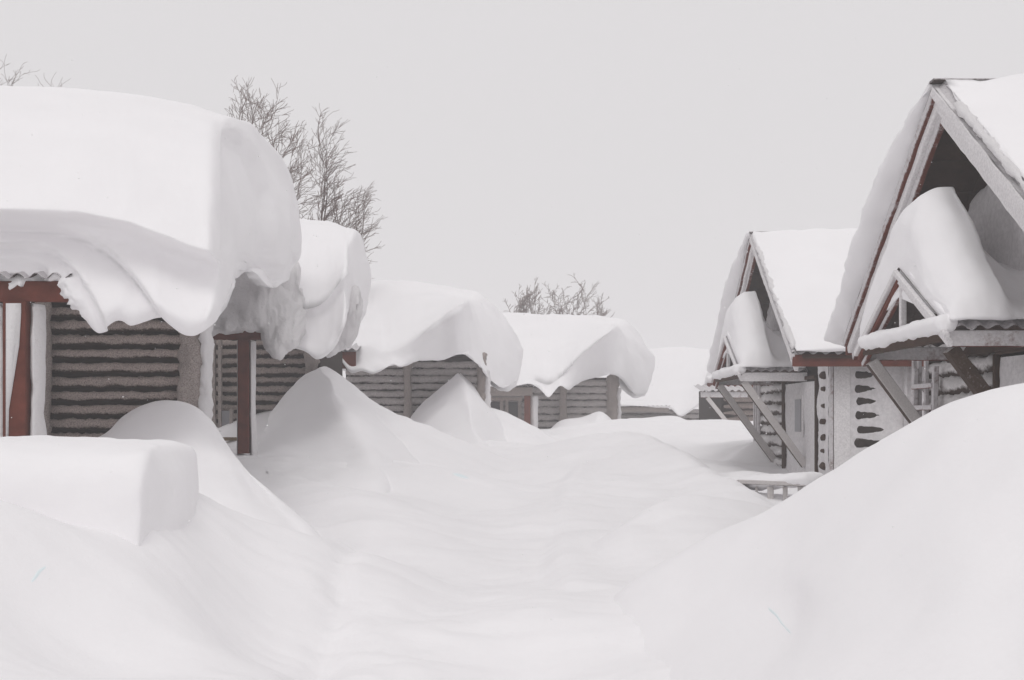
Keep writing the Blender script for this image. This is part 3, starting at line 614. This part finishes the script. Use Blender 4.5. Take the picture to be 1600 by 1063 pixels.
# second roof
def st(u, back, top, sh, lip, rec, hem, inn):
    return [(u if len(q) == 2 else q[0], q[-2], q[-1]) for q in (back, top, sh, lip, rec, hem, inn)]
S = [st(u, (vt+110, 21.5), (vt+4, 20), (vt+3, 19.0), (vl-8, 16.6), (vl+10, 16.7), (hem, 16.3), (hem-14, 17.2)) for u, vt, vl, hem in
     ((446, 347, 484, 538), (458, 348, 487, 541), (475, 349, 489, 545), (495, 350, 486, 556), (512, 351, 474, 548), (526, 354, 455, 532), (538, 358, 440, 505))]
S.append([(545, 470, 20), (556, 362, 19.2), (550, 380, 18.4), (548, 430, 17.6), (548, 450, 17.6), (546, 482, 17.6), (545, 485, 18.2)])
S.append([(556, 490, 20), (568, 380, 20), (562, 400, 19.2), (562, 435, 18.8), (562, 460, 18.7), (558, 500, 18.6), (556, 505, 19)])
S.append([(566, 490, 20.6), (580, 440, 20.6), (576, 410, 20), (575, 430, 19.8), (574, 450, 19.7), (570, 485, 19.6), (568, 492, 20)])
slab('bright snow block with rounded end on the roof of the second left cabin', S, 7, 8, sharp_p=(3,), bulge=(.05, .12), noise=((.025, 1.3), (.01, 6)))
S = [[P(u, vt, 18.6), P(u, vt-4, 17.9), P(u, (vt+hm)/2, 17.6), P(u, hm, 17.6), P(u, hm-3, 18.2), P(u, (vt+hm)/2, 18.8)] for u, vt, hm in ((512, 470, 552), (524, 465, 545), (536, 455, 541), (548, 450, 532), (558, 455, 506))]
setprops(tube('roof_snow', S, CRUST, 7, 6, bulge=(.05, .08), noise=((.04, 4), (.02, 11), (.008, 28)), fn=crustfn), 'rough grey crust under the rounded end of the second snow block', 'snow')
# third roof
S = [st(u, (vt+120, 31), (vt+1, 28.5), (vt+10, 27.3), (vl, 23.0), ((vl+hem)/2+2, 22.85+.5*sstep(600, 700, u)), (hem, 22.5+1.1*sstep(590, 690, u)), (hem-10, 24)) for u, vt, vl, hem in
     ((440, 452, 520, 552), (500, 447, 530, 551), (530, 446, 535, 560), (548, 445, 538, 580), (565, 443, 540, 578), (583, 442, 542, 583), (600, 441, 552, 576), (614, 441, 548, 571), (630, 441, 541, 574), (655, 443, 524, 562), (690, 447, 500, 562), (718, 452, 480, 554))]
S.append([(748, 575, 30), (752, 461, 28), (745, 470, 27.2), (735, 480, 25.6), (738, 512, 25.0), (745, 565, 24.4), (745, 548, 25.4)])
S.append([(772, 592, 30), (778, 484, 28.5), (768, 490, 27.6), (762, 515, 26.6), (764, 545, 26.0), (768, 592, 25.6), (768, 580, 26.4)])
S.append([(792, 600, 30), (802, 514, 29.2), (795, 515, 28.4), (790, 540, 27.6), (790, 565, 27.2), (790, 603, 27), (788, 598, 27.6)])
S.append([(806, 598, 30), (816, 548, 30), (812, 545, 29.2), (808, 560, 28.8), (808, 575, 28.6), (806, 592, 28.5), (805, 596, 29)])
slab('broad white roof snow of the third left cabin with an overhanging cornice end', S, 6, 8, sharp_p=(3,), bulge=(.1, .2), noise=((.04, 1.1), (.015, 4)))
S = [st(u, (vt+70, 41), (vt, 39), (vt+8, 38), (vl, 33.0), ((vl+hem)/2+2, 32.9+.7*sstep(870, 930, u)), (hem, 32.6+1.4*sstep(860, 930, u)), (hem-6, 34.2)) for u, vt, vl, hem in
     ((700, 494, 590, 600), (752, 494, 593, 603), (800, 492, 594, 604), (828, 492, 590, 600), (842, 492, 594, 606), (857, 492, 598, 621), (874, 492, 588, 604), (889, 492, 575, 609), (906, 493, 556, 596), (930, 494, 535, 588), (950, 496, 519, 583))]
S.append([(970, 600, 41), (982, 504, 39), (972, 508, 38), (968, 515, 36.5), (970, 545, 35.6), (972, 590, 34.8), (970, 570, 36)])
S.append([(992, 612, 41), (1003, 530, 39.6), (995, 532, 38.6), (990, 548, 37.8), (992, 575, 37.2), (992, 614, 36.6), (988, 605, 37.4)])
S.append([(1010, 612, 41), (1022, 558, 40.4), (1016, 556, 39.6), (1013, 570, 39.2), (1012, 588, 38.8), (1010, 612, 38.4), (1006, 610, 39)])
slab('roof snow of the fourth left cabin below the far birches, tapering to a sharp corner', S, 6, 8, sharp_p=(3,), bulge=(.1, .25), noise=((.04, 1.0), (.015, 4)))
S = [st(u, (vt+70, 52), (vt, 50), (vt+6, 49), (vl, 45), (vl+4, 44.9), (hem, 43.8), (hem-5, 44.6)) for u, vt, vl, hem in
     ((940, 549, 625, 635), (985, 548, 625, 634), (1020, 546, 626, 636), (1048, 545, 628, 638), (1062, 545, 628, 650), (1078, 545, 622, 642), (1095, 546, 608, 630), (1115, 548, 590, 618), (1130, 553, 580, 612))]
slab('faint snow slab on the farthest left cabin at the end of the street', S, 6, 6, bulge=(.1, .3), noise=((.05, .8), (.02, 3)))
# ================================================================== DRIFTS
def drift(label, S, nu=8, nv=8, sharp_s=(), sharp_p=(), noise=((.02, .9), (.006, 4)), sm=0, mat=None, sl=.45, edges=(0, 1), kk=.10, drop=.06):
    S = np.array([[P(*q) for q in r] for r in S])
    n, m = S.shape[:2]; edge = []
    def add(e): 
        if len(e) > 1: RIDGES.append((np.array(e)-np.array((0, 0, drop)), sl, sl, kk, .35))
    if edges[0]: add(S[0, m//2:])
    add(S[:, -1])
    if edges[1]: add(S[-1, m//3:])
    # skirt that dips under the ground on the open sides
    f = S[:, -1]-S[:, -2]; f = f/np.maximum(np.linalg.norm(f, axis=-1, keepdims=True), 1e-6)
    S = np.concatenate([S, (S[:, -1]+f*.30+np.array((0, 0, -.12)))[:, None]], 1)
    if edges[1]:
        g = S[-1]-S[-2]; g = g/np.maximum(np.linalg.norm(g, axis=-1, keepdims=True), 1e-6); S = np.concatenate([S, (S[-1]+g*.30+np.array((0, 0, -.12)))[None]], 0)
    if edges[0]:
        g = S[0]-S[1]; g = g/np.maximum(np.linalg.norm(g, axis=-1, keepdims=True), 1e-6); S = np.concatenate([(S[0]+g*.30+np.array((0, 0, -.12)))[None], S], 0); sharp_s = tuple(q+1 for q in sharp_s)
    return setprops(patch('snowdrift', S, mat or GSNOW, nu, nv, sharp_s, sharp_p, noise, smooth_it=sm), label, 'snowdrift')
# flat topped bank in the left foreground (rows across it: back, top rear, top front, face, toe)
S = [[(u, 760, 9.3), (u, vt+12, 8.95), (u, vt, 8.8), (u, vt+1, 8.4), (u, vt+6, 7.7), (u-2, vt+26, 7.4), (u-4, vt+70, 7.3), (u-6, 830, 7.3), (u-8, 900, 7.2)] for u, vt in ((-900, 683), (-600, 681), (-300, 681), (-120, 681), (0, 683), (100, 687), (180, 690), (228, 692))]
S.append([(290, 780, 9.3), (296, 715, 9.0), (291, 700, 8.8), (276, 697, 8.45), (244, 702, 7.85), (238, 725, 7.6), (233, 765, 7.5), (228, 830, 7.45), (226, 900, 7.4)])
S.append([(306, 790, 9.1), (306, 740, 8.95), (304, 720, 8.8), (298, 716, 8.6), (290, 730, 8.4), (286, 755, 8.2), (282, 790, 8.1), (275, 835, 8.0), (268, 900, 7.9)])
S.append([(308, 830, 9.1), (308, 800, 9.0), (307, 790, 8.9), (305, 790, 8.8), (302, 795, 8.7), (300, 805, 8.6), (296, 830, 8.5), (290, 860, 8.4), (284, 920, 8.3)])
drift('long flat-topped bank of snow in the left foreground with a squared right end', S, 8, 8, sharp_p=(), noise=((.03, .9), (.012, 3), (.004, 8)), sm=14, sl=.6, edges=(0, 0), drop=.3)
# rounded drift against the first cabin
S = [[(118, 720, 13.4), (120, 700, 13.3), (122, 694, 13.0), (118, 705, 12.2), (110, 740, 11), (100, 800, 10)],
     [(158, 720, 13.5), (160, 684, 13.4), (163, 677, 13.1), (160, 690, 12.2), (155, 730, 11), (150, 800, 9.8)],
     [(188, 720, 13.5), (190, 657, 13.4), (195, 650, 13.0), (196, 670, 12.2), (198, 730, 10.9), (200, 800, 9.6)],
     [(215, 720, 13.5), (216, 642, 13.4), (222, 635, 12.9), (228, 655, 12.1), (240, 720, 10.8), (250, 800, 9.5)],
     [(255, 720, 13.4), (255, 634, 13.2), (260, 628, 12.7), (268, 645, 11.9), (285, 710, 10.7), (300, 800, 9.4)],
     [(296, 720, 13.2), (294, 640, 12.9), (300, 634, 12.3), (306, 648, 11.7), (325, 715, 10.6), (350, 800, 9.4)],
     [(330, 720, 13.0), (328, 660, 12.5), (327, 655, 11.9), (334, 672, 11.5), (358, 735, 10.4), (385, 810, 9.4)],
     [(352, 745, 12.5), (352, 698, 12.0), (350, 692, 11.4), (362, 712, 11.0), (390, 765, 10.2), (420, 830, 9.3)],
     [(390, 780, 12), (386, 748, 11.4), (383, 737, 10.8), (398, 755, 10.5), (425, 795, 9.9), (450, 850, 9.2)],
     [(440, 800, 11.2), (436, 785, 10.8), (432, 778, 10.3), (445, 795, 10.0), (465, 830, 9.6), (490, 890, 9.0)],
     [(500, 850, 10.6), (496, 838, 10.2), (492, 832, 9.9), (505, 850, 9.6), (520, 880, 9.2), (540, 940, 8.8)]]
drift('tall rounded drift swept round the corner of the nearest left cabin', S, 8, 8, noise=((.02, 1), (.005, 4)))
# sharp crested drift by the slim post: columns = left foot, left face, crest, right face, silhouette, back
S = [[(395, 700, 19.3), (425, 640, 19.3), (468, 592, 19.2), (498, 572, 19.0), (506, 572, 19.3), (514, 577, 19.6), (520, 600, 20)],
     [(390, 705, 18.6), (420, 665, 18.6), (470, 612, 18.7), (517, 594, 18.2), (525, 588, 19.0), (538, 594, 20.0), (545, 640, 20.8)],
     [(388, 708, 17.8), (420, 685, 17.7), (474, 648, 18.1), (529, 632, 17.3), (550, 617, 18.8), (572, 620, 20.4), (580, 660, 21.2)],
     [(392, 712, 17.0), (425, 700, 16.9), (482, 680, 17.3), (553, 664, 16.6), (580, 645, 18.5), (606, 643, 20.7), (614, 680, 21.6)],
     [(400, 720, 16.2), (435, 714, 16.1), (492, 704, 16.4), (573, 690, 15.9), (612, 676, 18.4), (642, 662, 21.0), (650, 700, 21.8)],
     [(410, 730, 15.4), (448, 728, 15.3), (510, 726, 15.4), (584, 720, 15.1), (640, 704, 18.0), (667, 688, 21.0), (680, 720, 21.8)],
     [(425, 752, 14.4), (465, 752, 14.3), (530, 756, 14.2), (600, 756, 14.2), (660, 735, 17.2), (700, 715, 20.4), (715, 745, 21.4)]]
drift('pointed drift with a sharp crest reaching the eave between second and third left cabins', S, 8, 8, sharp_p=(3,), noise=((.05, .7), (.02, 2.2), (.006, 6)), sm=2)
S = [[(625, 690, 25.2), (655, 640, 25.2), (690, 605, 25.1), (715, 584, 25.0), (717, 586, 25.3), (720, 590, 25.6), (722, 620, 26)],
     [(625, 694, 24.4), (658, 655, 24.4), (698, 622, 24.3), (726, 606, 24.0), (735, 606, 24.9), (742, 612, 26.0), (746, 650, 26.8)],
     [(630, 700, 23.6), (665, 672, 23.5), (706, 646, 23.4), (735, 634, 23.1), (752, 632, 24.5), (764, 636, 26.3), (770, 670, 27)],
     [(640, 706, 22.6), (680, 692, 22.5), (714, 676, 22.4), (742, 668, 22.2), (772, 660, 24.2), (790, 662, 26.6), (796, 690, 27.2)],
     [(655, 716, 21.6), (700, 710, 21.5), (728, 704, 21.4), (755, 698, 21.3), (790, 690, 24.0), (815, 688, 26.8), (825, 715, 27.5)],
     [(675, 735, 20.2), (715, 732, 20.1), (745, 730, 20.0), (775, 726, 20.0), (820, 712, 23.0), (850, 706, 26.4), (862, 730, 27.2)]]
drift('narrow peaked drift with a sharp crest beside the porch of the fourth left cabin', S, 8, 8, sharp_p=(3,), noise=((.06, .6), (.02, 2), (.006, 6)), sm=2)
S = [[(836, 720, 33.6), (850, 688, 33.6), (858, 672, 33.4), (862, 684, 32.2), (866, 715, 30)],
     [(868, 715, 33.6), (874, 666, 33.5), (881, 656, 33.2), (886, 676, 31.8), (890, 718, 29)],
     [(903, 715, 33.6), (908, 656, 33.5), (914, 651, 33.1), (915, 674, 31.6), (914, 720, 28.6)],
     [(936, 715, 33.6), (938, 648, 33.4), (939, 643, 33.0), (932, 672, 31.4), (924, 722, 28.2)],
     [(955, 715, 33.7), (958, 664, 33.5), (957, 660, 32.8), (950, 684, 31.2), (944, 724, 28.4)],
     [(978, 722, 33.7), (974, 695, 33.5), (970, 690, 32.8), (966, 704, 31.4), (962, 728, 29)]]
drift('small hazy drift against the log wall of the fourth left cabin', S, 7, 7, noise=((.03, .9),))
# big mound in the right foreground: columns = behind, crest, bright upper face, fold, lower face, toe
S = [[(1950, 760, 7.6), (1950, 600, 6.3), (1950, 590, 5.9), (1950, 760, 4.9), (1950, 1000, 3.9), (1900, 1250, 3.2), (1850, 1700, 2.2)],
     [(1720, 760, 7.9), (1720, 606, 6.6), (1720, 597, 6.2), (1740, 760, 5.2), (1760, 950, 4.4), (1720, 1150, 3.7), (1640, 1600, 2.6)],
     [(1590, 760, 8.1), (1590, 614, 6.9), (1590, 606, 6.5), (1600, 740, 5.7), (1610, 900, 5.0), (1600, 1063, 4.4), (1500, 1500, 3.2)],
     [(1500, 765, 8.3), (1500, 634, 7.2), (1500, 626, 6.8), (1505, 740, 6.1), (1500, 880, 5.4), (1480, 1030, 4.8), (1380, 1400, 3.6)],
     [(1400, 790, 8.6), (1400, 682, 7.6), (1400, 673, 7.2), (1400, 765, 6.6), (1385, 880, 6.0), (1360, 1000, 5.4), (1260, 1300, 4.1)],
     [(1300, 825, 8.9), (1300, 745, 8.1), (1300, 737, 7.7), (1295, 800, 7.2), (1285, 890, 6.6), (1280, 990, 6.0), (1180, 1250, 4.6)],
     [(1205, 855, 9.2), (1200, 806, 8.6), (1200, 798, 8.2), (1205, 835, 7.8), (1212, 890, 7.3), (1225, 975, 6.7), (1110, 1250, 5.0)],
     [(1100, 890, 9.8), (1090, 856, 9.2), (1085, 850, 8.8), (1080, 880, 8.4), (1080, 930, 8.0), (1075, 1010, 7.4), (1020, 1300, 5.4)],
     [(1000, 950, 10), (985, 922, 9.4), (975, 920, 9.0), (965, 952, 8.6), (955, 1002, 8.2), (940, 1085, 7.6), (920, 1420, 5.6)]]
S = [[(q[0][0]+40, VH-(.25-CAMZ)*F/(q[0][2]+1.1), q[0][2]+1.1)]+q for q in S]
S = [[(3400, q[1], q[2]) if k < 6 else (2900, q[1], q[2]) for k, q in enumerate(S[0])], [(2600, q[1], q[2]) for q in S[0]]]+S
drift('big smooth mound of snow filling the right foreground', S, 9, 9, sharp_p=(), noise=((.02, .8), (.005, 4)))
# the ground sheet comes up to meet the toes of the drifts
xs = np.concatenate([-np.geomspace(150, 14.2, 26), np.linspace(-14, 14, 620), np.geomspace(14.2, 150, 26)])
ys = np.concatenate([np.linspace(-28, 2.6, 24), np.geomspace(2.8, 60, 640), np.geomspace(61, 245, 24)])
GX, GY = np.meshgrid(xs, ys, indexing='ij'); GZ = ground_z(GX, GY)
def big_grid(name, X, Y, Z, mat):
    a, b = X.shape; V = np.stack([X, Y, Z], -1).reshape(-1, 3).astype(np.float32)
    idx = np.arange(a*b).reshape(a, b)
    q = np.stack([idx[:-1, :-1], idx[1:, :-1], idx[1:, 1:], idx[:-1, 1:]], -1).reshape(-1)
    me = bpy.data.meshes.new(name); me.vertices.add(a*b); me.vertices.foreach_set('co', V.reshape(-1))
    nf = (a-1)*(b-1); me.loops.add(nf*4); me.loops.foreach_set('vertex_index', q.astype(np.int32))
    me.polygons.add(nf); me.polygons.foreach_set('loop_start', np.arange(0, nf*4, 4, dtype=np.int32))
    me.polygons.foreach_set('loop_total', np.full(nf, 4, dtype=np.int32)); me.polygons.foreach_set('use_smooth', np.ones(nf, bool))
    me.update(calc_edges=True); me.materials.append(mat)
    o = bpy.data.objects.new(name, me); COL.objects.link(o); return o
setprops(big_grid('snow_ground', GX, GY, GZ, GSNOW), 'wind-rippled white snow covering the street between the cabins', kind='structure')
# ================================================================== RAILING AND LADDER
rl = empty('railing', P(1195, 780, 15), 'low wooden railing nearly buried in the hollow by the middle right cabin', 'railing')
a, b, c, d_ = P(1128, 764, 16.2), P(1156, 753, 15.6), P(1258, 757, 14.8), P(1275, 758, 14.6)
bar('top_rail', a, b, .06, .05, M_brace, rl); bar('top_rail', b+np.array((.005, 0, 0)), c, .06, .05, M_brace, rl)
for u, Y, w in ((1153, 15.6, .05), (1183, 15.4, .025), (1205, 15.2, .07), (1228, 15.05, .05), (1252, 14.85, .06)):
    t = P(u, 757, Y); bar('baluster', (t[0], t[1]+.04, t[2]-.6), (t[0], t[1]+.04, t[2]-.03), w, .05, M_brace, rl, side=(1, 0, 0))
setprops(rough_strip('railing_snow', P(1120, 758, 16.4), P(1268, 749, 14.9), .42, .17, SNOW, None, 3, .015), 'soft roll of snow lying along the top of the low railing', 'snow')
ld = empty('ladder', (4.02, 12.6, 1), 'red-brown ladder crusted with snow against the near right cabin wall', 'ladder')
for yy in (12.15, 12.75): bar('side_rail', (3.98, yy, .3), (4.02, yy, 2.1), .05, .06, M_redfr, ld, side=(1, 0, 0))
for k in range(8): bar('rung', (4.0, 12.15, .45+.21*k), (4.0, 12.75, .45+.21*k), .05, .05, M_redfr, ld, side=(1, 0, 0))
sp = bar('leaning_pole', P(1212, 742, 20.0), P(1224, 700, 20.2), .03, .03, M_yel); setprops(sp, 'thin yellowish pole leaning on the wall of the middle right cabin', 'pole')
# ================================================================== TREES
def tree(label, foot, Y, tips, seed, group, thick=.09, minr=.0045, side=.8, wind=.35):
    """bare birch: a trunk with leaders reaching the given tips, side branches and curled twigs"""
    rnd = random.Random(seed); b0 = P(foot, 0, Y); b0 = Vector((b0[0], b0[1], .7)); root = empty('birch_tree', b0, label, 'tree', group)
    tr, tw = [], []
    def path(a, d, L, r0, r1, n, curl, up):
        q = Vector(a); dd = Vector(d).normalized(); pts = [(q.copy(), r0)]
        bend = Vector((rnd.gauss(0, 1), rnd.gauss(0, 1), rnd.gauss(0, 1)))*curl
        for i in range(n):
            if rnd.random() < .35: bend = Vector((rnd.gauss(0, 1), rnd.gauss(0, 1), rnd.gauss(0, 1)))*curl
            dd = (dd+bend+Vector((wind*.12, 0, up))).normalized(); q = q+dd*(L/n); pts.append((q.copy(), r0+(r1-r0)*(i+1)/n))
        return pts
    def grow(pts, L, lev):
        n = len(pts)
        for i in range(1, n):
            if lev == 0 and i < n*.3: continue
            for _ in range((2 if lev == 0 else 1)):
                if rnd.random() > (.9, .7, .6, .35)[lev]: continue
                p, r = pts[i]; d = (pts[i][0]-pts[i-1][0]).normalized()
                ax = Vector((rnd.gauss(0, 1), rnd.gauss(0, .8), rnd.gauss(0, .7))); ax = (ax-d*ax.dot(d)).normalized()
                l = L*rnd.uniform(.22, .45)*(1.15-.55*i/n)*(1 if lev == 0 else 1.35)*side
                if l < .10: continue
                q = path(p, d*.95+ax*rnd.uniform(.4, .9), l, max(minr, r*.55), minr*.75, 8 if lev < 2 else 5, .11, .05)
                tw.append(q)
                if lev < 3: grow(q, l, lev+1)
    ztop = max(P(*t, Y)[2] for t in tips)
    mid = P(sum(t[0] for t in tips)/len(tips), 0, Y)[0]
    tk = []
    for i in range(9):
        t = i/8; tk.append((Vector((b0.x+(mid-b0.x)*t*.6+.06*math.sin(i*1.7+seed), b0.y+.05*math.cos(i*2.1), b0.z+(ztop-b0.z)*.5*t)), thick*(1-.5*t)))
    tr.append(tk)
    for k, t in enumerate(tips):
        tip = Vector(tuple(P(*t, Y+rnd.uniform(-.8, .8)))); a, r = tk[rnd.randint(4, 8) if k else 8]
        n = 14; pts = []; w1 = Vector((rnd.gauss(0, .10), rnd.gauss(0, .2), rnd.gauss(0, .08))); ph = rnd.uniform(0, 6)
        for i in range(n+1):
            s_ = i/n; c = a.lerp(tip, s_); sag = (tip.x-a.x)*.28*math.sin(math.pi*s_)
            c = c+Vector((sag, 0, -abs(sag)*.35))+w1*math.sin(math.pi*s_)+Vector((.05*math.sin(ph+9*s_), .04*math.cos(ph+7*s_), .03*math.sin(ph+11*s_)))*min(1, s_*3)
            pts.append((c, max(minr, r*.62*(1-s_*.93))))
        tr.append(pts); grow(pts, (tip-a).length, 0)
    def build(lst, name, mat, ns):
        V, Fc = [], []
        for pts in lst:
            s0 = len(V)
            for i, (p, r) in enumerate(pts):
                d = (pts[min(i+1, len(pts)-1)][0]-pts[max(i-1, 0)][0]).normalized(); s_ = d.orthogonal().normalized(); t = d.cross(s_)
                for k in range(ns):
                    a = 2*math.pi*k/ns; V.append(tuple(p+s_*(r*math.cos(a))+t*(r*math.sin(a))))
            for i in range(len(pts)-1):
                for k in range(ns):
                    k2 = (k+1) % ns; Fc.append((s0+i*ns+k, s0+i*ns+k2, s0+(i+1)*ns+k2, s0+(i+1)*ns+k))
        return mesh_obj(name, np.array(V), Fc, mat, root)
    build(tr, 'trunk', M_bark, 6); build(tw, 'crown', M_twig, 3)
    return root
GB = 'bare birches behind the left cabins'
tree('bare birch just behind the end of the big snow slab', 400, 24, [(392, 160), (378, 182), (408, 172), (428, 200), (440, 222), (450, 250)], 3, GB)
tree('tall bare birch right of the big snow slab with twigs blown right', 452, 26, [(500, 205), (514, 220), (572, 306), (560, 318), (525, 285), (468, 245), (548, 330), (500, 260), (540, 335)], 8, GB, wind=.7)
tree('bare birch at the left picture edge, only twig tips above the slab', -10, 28, [(8, 128), (24, 134), (-20, 124), (-50, 130)], 5, GB, side=.6)
tree('small bare birch tip showing above the slab, right of the one at the picture edge', 72, 28, [(78, 132), (72, 136), (86, 140)], 15, GB, side=.35)
GF = 'far birches behind the fourth left cabin'
tree('small left birch of the far group behind the fourth left cabin', 812, 52, [(802, 482), (812, 478), (820, 484)], 21, GF, minr=.009, side=.9)
tree('slim birch second from left in the far group behind the fourth left cabin', 834, 52, [(828, 465), (838, 470), (820, 474)], 22, GF, minr=.009, side=.9)
tree('upright birch third from left in the far group, with dense vertical twigs', 872, 51, [(864, 462), (874, 466), (884, 470)], 23, GF, minr=.009)
tree('rightmost birch of the far group with branches swept to the right', 902, 51, [(902, 462), (916, 458), (932, 478), (942, 488)], 24, GF, minr=.009)
# ================================================================== AIR
V = []; 
for z in (-1.3, 12.5):
    for y in (-29, 248):
        for x in (-152, 152): V.append((x, y, z))
hz = mesh_obj('haze', V, [(0, 2, 3, 1), (4, 5, 7, 6), (0, 1, 5, 4), (2, 6, 7, 3), (0, 4, 6, 2), (1, 3, 7, 5)], bpy.data.materials.new('blowing_snow_haze'), None, False)
hm = hz.data.materials[0]; hm.use_nodes = True; hn = hm.node_tree.nodes; hn.remove(hn['Principled BSDF'])
pv = hn.new('ShaderNodeVolumePrincipled'); pv.inputs['Color'].default_value = (.97, .965, .975, 1); pv.inputs['Density'].default_value = .0052; pv.inputs['Anisotropy'].default_value = .0
hm.node_tree.links.new(pv.outputs[0], hn['Material Output'].inputs['Volume'])
setprops(hz, 'pale air thick with blown snow', kind='stuff')
# small pale blue meshes, colour standing in for light glowing through cracked snow
M_glow, _n1, _l1, _b1 = newmat('painted_blue_glow'); _b1.inputs['Base Color'].default_value = (.78, .86, .88, 1); _b1.inputs['Roughness'].default_value = .4
def painted_glow(label, pts, w, lift):
    """thin lens of painted blue light laid on whatever snow surface is there"""
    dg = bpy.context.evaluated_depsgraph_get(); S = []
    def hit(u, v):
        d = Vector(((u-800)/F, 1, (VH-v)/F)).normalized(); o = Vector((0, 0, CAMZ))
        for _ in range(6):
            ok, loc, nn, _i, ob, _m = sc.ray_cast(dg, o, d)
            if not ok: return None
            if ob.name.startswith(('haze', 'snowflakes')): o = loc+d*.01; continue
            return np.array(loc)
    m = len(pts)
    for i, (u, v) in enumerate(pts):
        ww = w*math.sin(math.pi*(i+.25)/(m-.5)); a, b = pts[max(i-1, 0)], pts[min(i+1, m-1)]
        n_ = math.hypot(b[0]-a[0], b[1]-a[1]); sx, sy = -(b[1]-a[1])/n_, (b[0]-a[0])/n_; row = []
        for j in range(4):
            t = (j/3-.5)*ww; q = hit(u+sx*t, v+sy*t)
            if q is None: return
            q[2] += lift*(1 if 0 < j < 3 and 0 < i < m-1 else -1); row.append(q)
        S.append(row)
    setprops(patch('ice_patch', S, M_glow, 4, 4, noise=((.002, 9),)), label, 'painted_glow')
bpy.context.view_layer.update()
painted_glow('thin sliver of painted blue light glowing through the snow at the lower left', [(46, 912), (55, 903), (62, 893), (75, 882)], 9, .006)
painted_glow('small painted patch of pale blue light in the middle of the street snow', [(704, 738), (714, 742), (724, 745), (736, 748)], 6, .012)
painted_glow('curved crack with painted blue light low on the big foreground mound', [(1197, 944), (1203, 953), (1213, 962), (1222, 975), (1240, 992)], 5, .005)
# snowflakes in the air
V, Fc = [], []
for i in range(900):
    Y = random.uniform(4, 22)**1.0; p = P(random.uniform(-40, 1640), random.uniform(60, 1000), Y); r = random.uniform(.0015, .004)*(.6+Y/16)
    if p[2] < ground_z(np.array([p[0]]), np.array([p[1]]))[0]+.1: continue
    s0 = len(V)
    for q in ((1, 0, 0), (-1, 0, 0), (0, 1, 0), (0, -1, 0), (0, 0, 1), (0, 0, -1)): V.append(p+np.array(q)*r)
    for f in ((0, 2, 4), (2, 1, 4), (1, 3, 4), (3, 0, 4), (2, 0, 5), (1, 2, 5), (3, 1, 5), (0, 3, 5)): Fc.append(tuple(s0+k for k in f))
setprops(mesh_obj('snowflakes', V, Fc, SNOW), 'small white snowflakes drifting in the air', kind='stuff')
